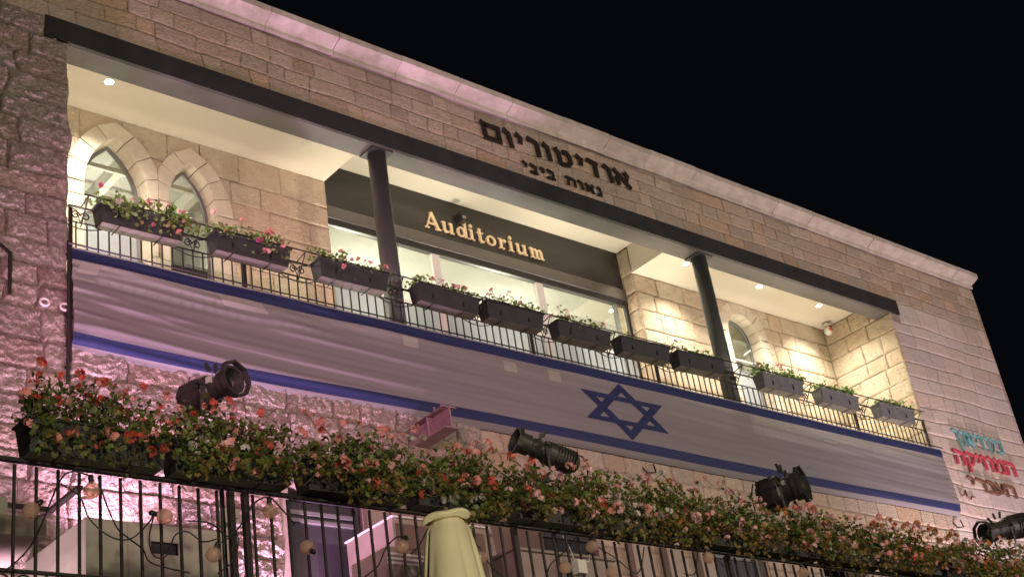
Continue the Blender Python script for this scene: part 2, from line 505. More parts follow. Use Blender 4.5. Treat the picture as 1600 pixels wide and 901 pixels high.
rough_list = []; front_list = []; back_list = []

# courses above the beam
zs = [12.62, 12.90, 13.17, 13.44, 13.69]
top = lay_courses(zs, 2.6, X1B, .26, .84, rs)
put_stones([r for r in top if r[0] > 5.5 and r[1] < 28.7], 0.0, W1, 'facade_stone', MT['stone'], front_list, res=.03, amp=.012, proud=.004, gap=.004, warp=.07)
# left pier and the rough lower wall
zl = [3.0]
while zl[-1] < 12.62 - .45: zl.append(zl[-1] + rs.uniform(.27, .42))
zl[-1] = 12.28; zl = [z for z in zl[:-1] if z < 12.05] + [12.28, 12.62]
leftp = lay_courses(zl, 2.6, XL, .4, .85, rs, holes=[(6.11, XL + .1, 12.27, 12.63)])
put_stones([r for r in leftp if r[1] > 4.6], 0.0, W1, 'rough_stone', MT['rough'], rough_list, res=.0165, amp=.11, proud=.02, gap=.005, rough=True, warp=.08)
lowl = lay_courses([z for z in zl if z < 9.0], XL, 12.6, .4, .9, rs, holes=[(h[0] - .12, h[1] + .35, h[2], h[3] + .05) for h in LOW_HOLES])
put_stones([r for r in lowl if r[3] < 7.95], 0.0, W1, 'rough_stone', MT['rough'], rough_list, res=.0165, amp=.11, proud=.02, gap=.005, rough=True, warp=.08)
put_stones([r for r in lowl if r[3] >= 7.95], 0.0, W1, 'rough_stone', MT['rough'], rough_list, res=.05, amp=.05, proud=.02, rough=True, warp=.10)
zr = [3.0]
while zr[-1] < 12.62 - .42: zr.append(zr[-1] + rs.uniform(.28, .40))
zr = zr[:-1] + [12.62]
rightl = lay_courses([z for z in zr if z < 9.0], 12.6, XR, .4, .8, rs, holes=[(h[0] - .1, h[1] + .1, h[2], h[3] + .05) for h in LOW_HOLES])
put_stones(rightl, 0.0, W1, 'facade_stone', MT['stone'], front_list, res=.045, amp=.008, proud=.005, gap=.004, warp=.05)
rp = lay_courses(zr, XR, X1B, .38, .8, rs, holes=[(XR - .1, 25.06, 12.24, 12.63)])
put_stones(rp, 0.0, W1, 'facade_stone', MT['pale'], front_list, res=.035, amp=.010, proud=.004, gap=.004, warp=.06)
flush(rough_list); flush(front_list)
# far side of the building, turned away
g = MB(); g.box(X1B - .004, X1B + .0, -.015, 9, 3.0, 13.7); g.build('side_wall', MT['pale'], BLD)
g = MB(); g.box(X0B, X1B, .46, 9, 13.30, 13.9); g.box(X0B, X1B, 8.5, 9, 3, 13.29); g.box(X0B, X0B + .3, .41, 8.49, 3, 13.29); g.build('roof', MT['concrete'], BLD)

# balcony openings and arches -------------------------------------------------
def gothic(cx, w, zsp, zap, n=7):
    """inner outline of a pointed arch, left spring to right spring"""
    h = zap - zsp; a = w / 2
    R = (a * a + h * h) / (2 * a)
    t1 = math.acos(max(-1, min(1, (R - a) / R)))
    L = [(cx - a + R - R * math.cos(t1 * i / n), zsp + R * math.sin(t1 * i / n)) for i in range(n + 1)]
    Rr = [(2 * cx - x, z) for x, z in L[:-1]][::-1]
    return L, Rr
def round_arch(cx, w, zsp, n=12):
    a = w / 2
    return [(cx - a * math.cos(PI * i / n), zsp + a * math.sin(PI * i / n)) for i in range(n + 1)]
def offset(pts, d, cx):
    out = []
    n = len(pts)
    for i, (x, z) in enumerate(pts):
        ax, az = pts[max(i - 1, 0)]; bx, bz = pts[min(i + 1, n - 1)]
        tx, tz = bx - ax, bz - az; l = math.hypot(tx, tz) or 1
        out.append((x - tz / l * d, z + tx / l * d))
    return out
LA, RA = gothic(7.95, .98, 11.42, 12.34); AR_A = LA + RA
LB, RB = gothic(9.17, .80, 11.45, 12.27); AR_B = LB + RB
AR_C = round_arch(21.82, .98, 11.93)
ARCHES = [(AR_A, 7.95, .98, .27), (AR_B, 9.17, .80, .27), (AR_C, 21.82, .98, .28)]
def in_poly(px, pz, poly):
    px = np.asarray(px, float); pz = np.asarray(pz, float)
    r = np.zeros(px.shape, bool); n = len(poly); j = n - 1
    for i in range(n):
        xi, zi = poly[i]; xj, zj = poly[j]
        if zi != zj:
            c = ((zi > pz) != (zj > pz)) & (px < (xj - xi) * (pz - zi) / (zj - zi) + xi)
            r ^= c
        j = i
    return r
def arch_poly(pts, d=0.):
    q = offset(pts, d, 0) if d else pts
    return [(q[0][0], ZF)] + q + [(q[-1][0], ZF)]
POLY_IN = [arch_poly(a[0], .05) for a in ARCHES]
POLY_OUT = [arch_poly(a[0], a[3] - .03) for a in ARCHES]
def in_open(x, z):
    r = np.zeros(np.asarray(x).shape, bool)
    for p in POLY_IN: r |= in_poly(x, z, p)
    return r
def in_ring(x, z):
    r = np.zeros(np.asarray(x).shape, bool)
    for p in POLY_OUT: r |= in_poly(x, z, p)
    return r
W2 = wall_core('balcony_back_wall', XL, ML, ZF, ZC, YB + .02, MT['mortar_cream'], in_open)
W3 = wall_core('balcony_back_wall', MR, XR, ZF, ZC, YB + .02, MT['mortar_cream'], in_open)
def courses(z0, z1, a, b):
    out = [z0]
    while out[-1] < z1 - a: out.append(out[-1] + rs.uniform(a, b))
    out = out[:-1] if z1 - out[-1] < a * .5 else out
    out[-1] = z1 if z1 - out[-1] < a * .6 else out[-1]
    if out[-1] < z1: out.append(z1)
    return out
zb = courses(ZF, ZC, .30, .42)
put_stones(lay_courses(zb, XL, ML, .4, .8, rs), YB, W2, 'dressed_stone', MT['cream'], back_list, res=.03, amp=.006, proud=.006, gap=.004, cut=in_ring)
zb2 = courses(ZF, ZC, .32, .44)
def lay_back(x0, x1):
    return lay_courses(zb2, x0, x1, .4, .85, rs)
put_stones(lay_back(MR + .02, XR), YB, W3, 'dressed_stone', MT['cream'], back_list, res=.024, amp=.055, proud=.004, gap=.004, rough=True, cut=in_ring)
# reveal left of the right bay (faces the middle) and the right end wall
def map_side(xc, sgn):
    def f(vs):
        # local x -> depth, local y (relief toward -y) -> -x
        return np.stack([xc + (vs[:, 1]) * 1.0, vs[:, 0], vs[:, 2]], -1)
    return f
g = MB(); g.box(XR + .02, XR + .3, .401, YB + .3, ZF, ZC + .3); g.build('end_wall', MT['mortar_cream'], BLD)
ends = []
W4 = BLD.children[-1] if False else [o for o in BLD.children if o.name.startswith('end_wall')][0]
for r in lay_courses(zb2, 0.0, YB - .01, .38, .7, rs):
    gg = stone_grid(*r, 0.0, res=.024, amp=.055, proud=.004, gap=.004, rough=True, mapf=map_side(XR, 1))
    vs, fs = gg
    link('dressed_stone', np_mesh('dressed_stone', vs, fs[:, ::-1]), MT['cream'], W4)
# quoin blocks on the reveal beside the glass front
g = MB(); g.box(MR + .021, MR + .30, YB + .021, 2.4, ZF, ZM); g.build('reveal_wall', MT['mortar_cream'], BLD)
W5 = [o for o in BLD.children if o.name.startswith('reveal_wall')][0]
for z0, z1 in zip(zb2[:-1], zb2[1:]):
    gg = stone_grid(YB - .005, 2.01, z0, z1, 0.0, res=.03, amp=.02, proud=.01, rough=True, mapf=map_side(MR, 1))
    vs, fs = gg
    link('reveal_stone', np_mesh('reveal_stone', vs, fs[:, ::-1]), MT['cream'], W5)
gg = stone_grid(YB - .005, 2.01, ZC, ZM - .01, 0.0, res=.03, amp=.02, proud=.01, rough=True, mapf=map_side(MR, 1))
link('reveal_stone', np_mesh('reveal_stone', gg[0], gg[1][:, ::-1]), MT['cream'], W5)
flush(back_list)

# voussoirs and jamb blocks
def voussoirs(pts, ring, parent, counts, clip=None):
    out = offset(pts, ring, 0)
    n = len(pts) - 1
    k = counts
    for i in range(k):
        a = i * n / k; b = (i + 1) * n / k
        def at(P, t):
            j = min(int(t), n - 1); f = t - j
            return (P[j][0] * (1 - f) + P[j + 1][0] * f, P[j][1] * (1 - f) + P[j + 1][1] * f)
        e = .035 * n / k * .5
        ts = [a + e + (b - a - 2 * e) * q / 4 for q in range(5)]
        poly = [at(pts, t) for t in ts] + [at(out, t) for t in ts[::-1]]
        if clip: poly = [(min(max(x, clip[0]), clip[1]), min(z, ZC - .012)) for x, z in poly]
        m = MB(); m.prism(poly, YB - .028 - random.uniform(0, .006), 2.02)
        m.build('arch_stone', MT['arch'], parent, bevel=.008)
def jambs(xo, side, ring, zsp, parent, lim=None):
    z = ZF; i = 0
    while z < zsp - .02:
        h = min(random.uniform(.34, .46), zsp - z)
        if zsp - (z + h) < .15: h = zsp - z
        r = ring + (.10 if i % 2 else -.02)
        if lim is not None: r = min(r, lim)
        a, b = (xo - r, xo) if side < 0 else (xo, xo + r)
        m = MB(); m.box(a + .004, b, YB - .024, 2.02, z + .005, z + h - .005)
        m.build('jamb_stone', MT['arch'], parent, bevel=.007)
        z += h; i += 1
voussoirs(AR_A, .27, W2, 7, (XL, 8.605)); voussoirs(AR_B, .27, W2, 7, (8.612, 99))
voussoirs(AR_C, .28, W3, 8, (XL, 99))
jambs(7.46, -1, .27, 11.42, W2); jambs(8.44, 1, .16, 11.42, W2, .163)
jambs(8.77, -1, .155, 11.45, W2, .155); jambs(9.57, 1, .27, 11.45, W2)
jambs(21.33, -1, .28, 11.93, W3); jambs(22.31, 1, .28, 11.93, W3)

# windows in the arches
def arch_window(pts, cx, w, zsill, panel_z, panel_mat, fr=.055):
    inner = offset(pts, -fr, 0)
    f = MB()
    full_o = [(pts[0][0], zsill)] + pts + [(pts[-1][0], zsill)]
    full_i = [(inner[0][0], zsill)] + inner + [(inner[-1][0], zsill)]
    for i in range(len(full_o) - 1):
        f.prism([full_o[i], full_o[i + 1], full_i[i + 1], full_i[i]], 1.96 , 2.0)
    f.box(cx - w / 2 + fr, cx + w / 2 - fr, 1.962, 2.0, panel_z - .025, panel_z + .025)
    win = f.build('window', MT['frame'], BLD)
    p = MB(); p.prism([(x, z) for x, z in full_i], 1.985, 1.99)
    p.v = [(x, y, max(z, panel_z + .025)) for x, y, z in p.v]
    p.build('pane', MT['glass'], win)
    q = MB(); q.box(cx - w / 2 + fr, cx + w / 2 - fr, 1.975, 1.995, zsill, panel_z - .025)
    q.build('lower_panel', panel_mat, win)
    return win
arch_window(AR_A, 7.95, .98, ZF, 10.95, MT['blue_door'])
arch_window(AR_B, 9.17, .80, ZF, 10.62, MT['door_dark'])
arch_window(AR_C, 21.82, .98, ZF, 11.25, MT['blue_door'])
g = MB(); g.box(21.42, 22.22, 1.955, 1.999, 11.48, 11.515); g.bar((21.95, 1.93, 11.62), (22.2, 1.93, 11.78), .03); g.build('window_rail', MT['white_frame'], BLD)

# ceilings: a lower one over each side bay, a higher one in the middle
for bx in ((XL, ML, .38, YB + .35, ZC, ZC + .05), (MR, XR, .38, YB + .35, ZC + .001, ZC + .05)):
    g = MB(); g.box(*bx); g.build('ceiling', MT['plaster'], BLD)
for bx in ((ML - .05, ML, .38, 2.0, ZC + .051, ZM), (MR, MR + .05, .38, YB - .03, ZC + .051, ZM)):
    g = MB(); g.box(*bx); g.build('ceiling_step', MT['plaster'], BLD)
g = MB(); g.box(ML, MR, .38, 2.3, ZM, ZM + .05); g.build('ceiling', MT['plaster'], BLD)
g = MB(); g.box(XL - .3, XL, .401, YB + .3, ZF, ZC); g.build('end_wall', MT['cream'], BLD)
g = MB(); g.box(ML - .3, ML - .02, YB + .021, 2.3, ZF, ZM); g.build('reveal_wall', MT['cream'], BLD)

# rooms behind the windows
def room(x0, x1, y0, y1, z0, z1):
    m = MB()
    m.box(x0, x1, y1, y1 + .05, z0, z1); m.box(x0, x1, y0, y1, z1, z1 + .05)
    m.box(x0 - .05, x0, y0, y1 + .05, z0, z1 + .05); m.box(x1, x1 + .05, y0, y1 + .05, z0, z1 + .05)
    m.build('room', MT['plaster_in'], BLD)
room(6.6, 10.9, 2.31, 5.0, ZF, 12.95); room(11.0, 19.3, 2.31, 5.2, ZF, 12.45); room(19.5, 24.3, 2.31, 5.0, ZF, 12.9)
g = MB()
for x in (7.2, 8.6, 10.0): g.box(x, x + .12, 2.4, 4.9, 12.7, 12.94)
for y in (2.9, 3.7): g.box(6.7, 10.8, y, y + .05, 12.62, 12.70)
for y in (2.8, 3.6, 4.3): g.box(19.6, 24.2, y, y + .12, 12.6, 12.89)
g.build('ceiling_beam', MT['white_frame'], BLD)

# the dark sign board over the glass front, trims
g = MB(); g.box(ML + .003, MR - .012, 1.99, 2.05, 12.41, ZM - .003); g.build('sign_board', MT['board'], BLD)
g = MB(); g.box(ML + .003, MR - .012, 1.93, 2.06, 12.17, 12.405); g.build('metal_trim', MT['strip'], BLD, bevel=.01)
g = MB(); g.box(ML + .003, MR - .012, 1.95, 2.05, 12.05, 12.167); g.build('door_head', MT['dark'], BLD)
# glass front
GF = thing('glass_front', 'wide glazed shopfront with white mullions under the gold lettered board', 'glass front', (ML, 2.0, ZF))
def gf(m, name, mt, **k): 
    o = m.build(name, mt, GF, **k); o.matrix_parent_inverse = Matrix.Translation((-ML, -2.0, -ZF)); return o
ms = [ML + .05, 14.0, 16.40, MR - .06]
for x, w_ in ((14.0, .17), (16.40, .17)):
    m = MB(); m.box(x - w_ / 2, x + w_ / 2, 1.96, 2.04, ZF, 12.04); gf(m, 'mullion', MT['white_frame'], bevel=.006)
for x in (ML + .04, MR - .055):
    m = MB(); m.box(x - .035, x + .035, 1.965, 2.035, ZF, 12.04); gf(m, 'mullion', MT['dark'])
m = MB(); m.box(18.35, 18.40, 1.96, 2.04, ZF, 12.04); gf(m, 'mullion', MT['frame'])
for a, b in zip(ms[:-1], ms[1:]):
    m = MB(); m.box(a + .08, b - .09, 1.998, 2.004, 10.98, 12.04); gf(m, 'pane', MT['glass'])
    m = MB(); m.box(a + .08, b - .09, 1.975, 2.025, 10.93, 10.97); gf(m, 'transom', MT['white_frame'])
    m = MB(); m.box(a + .08, b - .09, 1.996, 2.006, ZF, 10.92); gf(m, 'frosted_pane', MT['frost'])

# cornice
prof = [(-.04, 13.72), (-.05, 13.685), (-.075, 13.685), (-.085, 13.735), (-.07, 13.75), (-.085, 13.78), (-.12, 13.80), (-.17, 13.82), (-.23, 13.85), (-.285, 13.875), (-.285, 13.99), (-.20, 14.03), (.3, 14.06), (.3, 13.72)]
x = 4.7; k = 0
CR = MB(); CR.box(X0B, 28.5, .0, .29, 13.725, 14.04); CRo = CR.build('cornice', MT['mortar'], BLD)
xj = [4.7, 5.9, 7.1, 8.3, 9.50, 10.71, 11.9, 13.1, 14.24, 15.42, 16.53, 17.6, 18.85, 20.23, 21.29, 22.40, 23.39, 24.48, 25.63, 26.81, 27.70, 28.52]
for a, b in zip(xj[:-1], xj[1:]):
    dz_ = random.uniform(-.006, .006); dy_ = random.uniform(-.006, .006)
    m = MB(); n = len(prof); a2, b2 = a + .003, b - .003
    m.add([(a2, y + dy_, z + dz_) for y, z in prof] + [(b2, y + dy_, z + dz_) for y, z in prof],
          [tuple(range(n)), tuple(range(2 * n - 1, n - 1, -1))] + [(i, i + n, (i + 1) % n + n, (i + 1) % n) for i in range(n)])
    m.f = [f[::-1] for f in m.f]
    m.build('cornice_stone', MT['cornice'], CRo, bevel=.005)
g = MB(); g.box(28.2, 28.515, .31, 9, 13.75, 14.03); g.build('side_cornice', MT['cornice'], BLD)

# steel beam and columns
BEAM = thing('steel_beam', 'long charcoal steel beam spanning the whole balcony opening', 'beam', (15.5, 0, 12.27))
m = MB()
m.box(6.11, 25.03, -.045, -.03, 12.27, 12.615)          # web / face
m.box(6.112, 25.028, -.029, .0, 12.595, 12.612)
m.box(XL, 24.70, .355, .369, 12.286, 12.66)
o = m.build('beam_casing', MT['steel'], BEAM, bevel=.002); o.matrix_parent_inverse = Matrix.Translation((-15.5, 0, -12.27))
m = MB(); m.bar((XL + .02, .012, 12.262), (24.68, .012, 12.262), .03, .008)
m.box(XL, 24.70, -.029, .37, 12.268, 12.284)
o = m.build('beam_soffit', MT['soffit_lit'], BEAM); o.matrix_parent_inverse = Matrix.Translation((-15.5, 0, -12.27))
for cx, lab in ((11.53, 'thick charcoal round column nearer the arched doors, left of the lettering'), (18.90, 'thick charcoal round column at the right edge of the glass front')):
    c = thing('round_column', lab, 'column', (cx, .19, ZF), 'charcoal columns carrying the beam')
    m = MB(); m.lathe([(.142, 0), (.142, 12.235 - ZF)], seg=32); m.build('shaft', MT['slate'], c, smooth=False)
    for p in c.children[0].data.polygons:
        if len(p.vertices) == 4: p.use_smooth = True
    m = MB(); m.box(-.20, .20, -.18, .17, 12.238 - ZF, 12.262 - ZF); m.build('cap_plate', MT['steel'], c)
    m = MB(); m.box(-.26, .26, -.17, .26, .001, .03); m.build('base_plate', MT['steel'], c)

# ------------------------------------------------------------------ downlights
def spot(name, loc, target, power, color, angle=100, blend=.6, size=.05):
    l = bpy.data.lights.new(name, 'SPOT'); l.energy = power; l.color = color
    l.spot_size = math.radians(angle); l.spot_blend = blend; l.shadow_soft_size = size
    o = bpy.data.objects.new(name, l); COL.objects.link(o)
    o.location = loc
    d = Vector(target) - Vector(loc)
    o.rotation_euler = d.to_track_quat('-Z', 'Y').to_euler()
    return o
WARM = (1, .92, .79)
for x, lab, on in ((7.49, 'lit recessed downlight above the first pointed arch', 1), (19.49, 'lit recessed downlight just right of the second column', 1),
                   (21.68, 'lit recessed downlight above the round arched window', 1), (23.64, 'lit recessed downlight nearest the dome camera', 1),
                   (10.79, 'unlit recessed downlight in the left ceiling', 0)):
    t = thing('ceiling_downlight', lab, 'downlight', (x, .95, ZC), 'downlights in the balcony ceiling')
    m = MB(); m.lathe([(.06, -.004), (.078, -.008), (.083, -.001)], seg=20); m.build('trim_ring', MT['white_frame'], t)
    m = MB(); m.lathe([(.0001, -.012), (.04, -.010), (.060, -.005)], seg=20); m.build('lens', MT['lens_on'] if on else MT['plaster'], t)
    if on:
        s = spot('downlight_lamp', (x, .95, ZC - .03), (x, .95, ZF), 800, WARM, 128, 1.0, .08)

# ------------------------------------------------------------------ lettering
def stroke_poly(pts, w):
    """outline of a polyline with mitred corners"""
    L = []; R_ = []
    n = len(pts)
    for i in range(n):
        p = Vector(pts[i])
        if i == 0: d = (Vector(pts[1]) - p).normalized(); nrm = Vector((-d.y, d.x)); s = 1
        elif i == n - 1: d = (p - Vector(pts[i - 1])).normalized(); nrm = Vector((-d.y, d.x)); s = 1
        else:
            d1 = (p - Vector(pts[i - 1])).normalized(); d2 = (Vector(pts[i + 1]) - p).normalized()
            n1 = Vector((-d1.y, d1.x)); n2 = Vector((-d2.y, d2.x))
            nrm = (n1 + n2); nrm = nrm.normalized() if nrm.length > 1e-6 else n1
            s = 1 / max(.5, nrm.dot(n1))
        ww = (w[i] if isinstance(w, (list, tuple)) else w) / 2
        L.append(p + nrm * ww * s); R_.append(p - nrm * ww * s)
    return L, R_
def stroke_mesh(m, pts, w, y0, y1, closed=False):
    if closed:
        n = len(pts)
        for i in range(n):
            seg = [pts[i], pts[(i + 1) % n]]
            pr = pts[i - 1]; nx_ = pts[(i + 2) % n]
            P = [pr, pts[i], pts[(i + 1) % n], nx_]
            L, R_ = stroke_poly(P, w if not isinstance(w, (list, tuple)) else [w[i - 1], w[i], w[(i + 1) % n], w[(i + 2) % n]])
            m.prism([tuple(L[1]), tuple(L[2]), tuple(R_[2]), tuple(R_[1])], y0, y1)
        return
    L, R_ = stroke_poly(pts, w)
    for i in range(len(pts) - 1):
        m.prism([tuple(L[i]), tuple(L[i + 1]), tuple(R_[i + 1]), tuple(R_[i])], y0, y1)
HEB = {  # strokes in a unit-high box; last entry closed flag
 'vav': [[(.02, 1), (.26, .82), (.34, .0)]],
 'yod': [[(.02, 1), (.34, .80), (.28, .42)]],
 'resh': [[(.0, .97), (.48, .86), (.6, .74), (.64, 0)]],
 'dalet': [[(.0, .95), (.86, .86)], [(.62, .86), (.66, 0)]],
 'mem_end': [[(.02, 1), (.2, .87), (.76, .87), (.78, .09), (.18, .09), (.16, .86)]],
 'tet': [[(.02, 1), (.18, .7), (.2, .16), (.32, .07), (.62, .1), (.78, .35), (.76, .68), (.62, .9), (.4, .86)]],
 'alef': [[(.04, 1), (.92, .0)], [(.66, 1), (.8, .78), (.68, .36)], [(.3, .6), (.14, .4), (.24, .02)]],
 'nun': [[(.05, .98), (.36, .84), (.42, .09)], [(.0, .08), (.5, .08)]],
 'he': [[(.0, .95), (.6, .87), (.76, .76), (.78, 0)], [(.16, .62), (.16, 0)]],
 'bet': [[(.05, .97), (.5, .87), (.62, .76), (.64, .1)], [(.0, .08), (.82, .08)]],
 'mem': [[(.02, 1), (.2, .7), (.04, 0)], [(.2, .74), (.46, .92), (.76, .84), (.78, .08), (.42, .08)]],
 'zayin': [[(.0, .97), (.42, .86)], [(.26, .9), (.3, 0)]],
 'nun_end': [[(.02, 1), (.26, .84), (.34, -.42)]],
 'qof': [[(.0, .95), (.6, .88), (.76, .76), (.7, .5), (.42, .12)], [(.14, .62), (.16, -.42)]],
 'ayin': [[(.06, .98), (.42, .2)], [(.78, .98), (.7, .45), (.5, .2), (.0, .0)]],
}
def heb_sign(letters, T, z0, H, y, depth, m, sw, base=None):
    """letters: (glyph, x left, x right)"""
    for gname, a, b in letters:
        G = HEB[gname]
        mx = max(p[0] for s_ in G for p in s_)
        mb = MB()
        for k, st in enumerate(G):
            pts = [(a + sw / 2 + (b - a - sw) * p[0] / mx - T.location.x, z0 + H * (.08 + p[1] * .84) - T.location.z) for p in st]
            stroke_mesh(mb, pts, sw, y - depth - k * .0015, y - .012)
        mb.build('letter', m, T)
Y0 = -.045
S1 = thing('wall_lettering', 'dark Hebrew letters spelling auditorium on the stone band, the larger upper line', 'sign', (13.57, 0, 13.11), 'dark Hebrew lines above the beam')
h1x = [13.57, 14.06, 14.07, 14.32, 14.35, 14.55, 14.62, 14.94, 14.97, 15.20, 15.26, 15.70, 15.76, 15.97, 16.03, 16.38, 16.43, 16.70, 16.68, 17.17]
names = ['mem_end', 'vav', 'yod', 'resh', 'vav', 'tet', 'yod', 'dalet', 'vav', 'alef']
heb_sign([(n, h1x[2 * i], h1x[2 * i + 1]) for i, n in enumerate(names)], S1, 13.09, .40, -.025, .035, MT['bronze'], .085)
S2 = thing('wall_lettering', 'smaller line of dark Hebrew letters just above the beam', 'sign', (14.42, 0, 12.72), 'dark Hebrew lines above the beam')
h2x = [14.42, 14.56, 14.59, 14.81, 14.83, 14.95, 14.98, 15.21, 15.43, 15.68, 15.71, 15.86, 15.89, 16.14, 16.17, 16.32]
names = ['yod', 'bet', 'yod', 'bet', 'he', 'vav', 'alef', 'nun']
heb_sign([(n, h2x[2 * i], h2x[2 * i + 1]) for i, n in enumerate(names)], S2, 12.71, .215, -.025, .03, MT['bronze'], .048)
S3 = thing('wall_lettering', 'teal Hebrew letters, top line of the three coloured lines on the right pier', 'sign', (25.6, 0, 9.38), 'coloured raised lettering on the right pier')
l = [25.70, 26.00, 25.98, 26.20, 26.16, 26.52, 26.50, 26.68, 26.68, 26.93, 26.92, 27.14, 27.16, 27.62]
names = ['nun_end', 'vav', 'alef', 'yod', 'zayin', 'vav', 'mem']
heb_sign([(n, l[2 * i] - .10, l[2 * i + 1] - .14) for i, n in enumerate(names)], S3, 9.38, .38, -.02, .05, MT['teal'], .04)
S4 = thing('wall_lettering', 'crimson Hebrew letters, middle of the three coloured lines on the right pier', 'sign', (25.5, 0, 8.92), 'coloured raised lettering on the right pier')
l = [25.48, 25.92, 25.90, 26.34, 26.32, 26.54, 26.50, 26.78, 26.76, 27.02, 27.02, 27.46, 27.40, 27.88]
names = ['he', 'qof', 'yod', 'zayin', 'vav', 'mem', 'he']
heb_sign([(n, l[2 * i] - .10, l[2 * i + 1] - .14) for i, n in enumerate(names)], S4, 8.90, .38, -.02, .05, MT['redl'], .065)
S5 = thing('wall_lettering', 'brown Hebrew letters, bottom of the three coloured lines on the right pier', 'sign', (25.7, 0, 8.38), 'coloured raised lettering on the right pier')
l = [25.72, 26.02, 26.04, 26.44, 26.42, 26.84, 26.74, 27.16, 27.08, 27.58]
names = ['yod', 'resh', 'bet', 'ayin', 'he']
heb_sign([(n, l[2 * i] - .10, l[2 * i + 1] - .14) for i, n in enumerate(names)], S5, 8.38, .33, -.02, .05, MT['brownl'], .0555)
orn = MB()
orn.tube([(25.22, -.03, 8.30), (25.29, -.04, 8.22), (25.38, -.04, 8.26), (25.45, -.03, 8.36), (25.43, -.04, 8.23), (25.55, -.04, 8.17), (25.65, -.03, 8.26), (25.74, -.03, 8.24)], .018, 5)
o = orn.build('wall_ornament', MT['brownl']); o['label'] = 'small brown squiggle ornament left of the brown letters'; o['category'] = 'ornament'

# Latin serif letters
def ell(cx, cz, rx, rz, n=18, a0=0, a1=2 * PI, close=True):
    k = n if close else n + 1
    return [(cx + rx * math.cos(a0 + (a1 - a0) * i / n), cz + rz * math.sin(a0 + (a1 - a0) * i / n)) for i in range(k)]
def latin(ch, mb, x, z, u, y0, y1):
    """u = x-height; draws at x, returns nothing"""
    def S(pts, w, k=0, closed=False):
        stroke_mesh(mb, [(x + p[0] * u, z + p[1] * u) for p in pts], [q * u for q in w] if isinstance(w, (list, tuple)) else w * u, y0 - k * .0015, y1, closed)
    T, t, s = .27, .12, .09
    if ch == 'A':
        S([(.12, .04), (.72, 1.55)], .13); S([(1.32, .04), (.70, 1.58)], .3, 1); S([(.36, .5), (1.1, .5)], .11, 2)
        S([(-.08, .045), (.38, .045)], s, 3); S([(1.0, .045), (1.6, .045)], s, 4)
    if ch == 'u':
        S([(.22, 1), (.22, .3), (.36, .1), (.6, .1), (.84, .3)], [T, T, .22, .16, .1]); S([(.95, 1), (.95, 0)], T, 1)
        S([(.0, .955), (.34, .955)], s, 2); S([(.72, .955), (1.05, .955)], s, 3); S([(.95, .045), (1.2, .045)], s, 4)
    if ch == 'd':
        S(ell(.5, .5, .34, .42), [.27 - .13 * abs(math.sin(2 * PI * i / 18)) for i in range(18)], 0, True)
        S([(.95, 1.5), (.95, 0)], T, 1); S([(.7, 1.455), (1.08, 1.455)], s, 2); S([(.95, .045), (1.2, .045)], s, 3)
    if ch == 'i':
        S([(.3, 1), (.3, 0)], T); S([(.05, .955), (.43, .955)], s, 1); S([(.0, .045), (.6, .045)], s, 2)
        S(ell(.3, 1.34, .09, .09, 8), .18, 0, True)
    if ch == 't':
        S([(.3, 1.35), (.3, .3), (.42, .1), (.62, .1), (.75, .22)], [T, T, .24, .14, .08]); S([(.0, .955), (.68, .955)], s, 1)
    if ch == 'o':
        S(ell(.56, .5, .4, .42), [.3 - .17 * abs(math.sin(2 * PI * i / 18)) for i in range(18)], 0, True)
    if ch == 'r':
        S([(.3, 1), (.3, 0)], T); S([(.34, .62), (.5, .86), (.7, .9), (.86, .76)], [.1, .12, .18, .24], 1)
        S([(.05, .955), (.3, .955)], s, 2); S([(.0, .045), (.62, .045)], s, 3)
    if ch == 'm':
        S([(.28, 1), (.28, 0)], T); S([(.3, .66), (.5, .86), (.68, .88), (.8, .7), (.8, 0)], [.1, .14, .22, T, T], 1)
        S([(.84, .66), (1.02, .86), (1.2, .88), (1.32, .7), (1.32, 0)], [.1, .14, .22, T, T], 2)
        S([(.03, .955), (.3, .955)], s, 3)
        for k, c in enumerate((.28, .8, 1.32)): S([(c - .24, .045), (c + .24, .045)], s, 4 + k)
S6 = thing('gold_lettering', 'gold serif letters spelling Auditorium on the dark board', 'sign', (13.82, 1.99, 12.55))
ax = [(13.86, 'A'), (14.24, 'u'), (14.56, 'd'), (14.84, 'i'), (15.04, 't'), (15.24, 'o'), (15.53, 'r'), (15.77, 'i'), (15.96, 'u'), (16.29, 'm')]
for x, ch in ax:
    mb = MB(); latin(ch, mb, x - 13.82, (.003 if ch != 'A' else 0), .215, -.05, -.012)
    mb.build('letter', MT['gold'], S6)

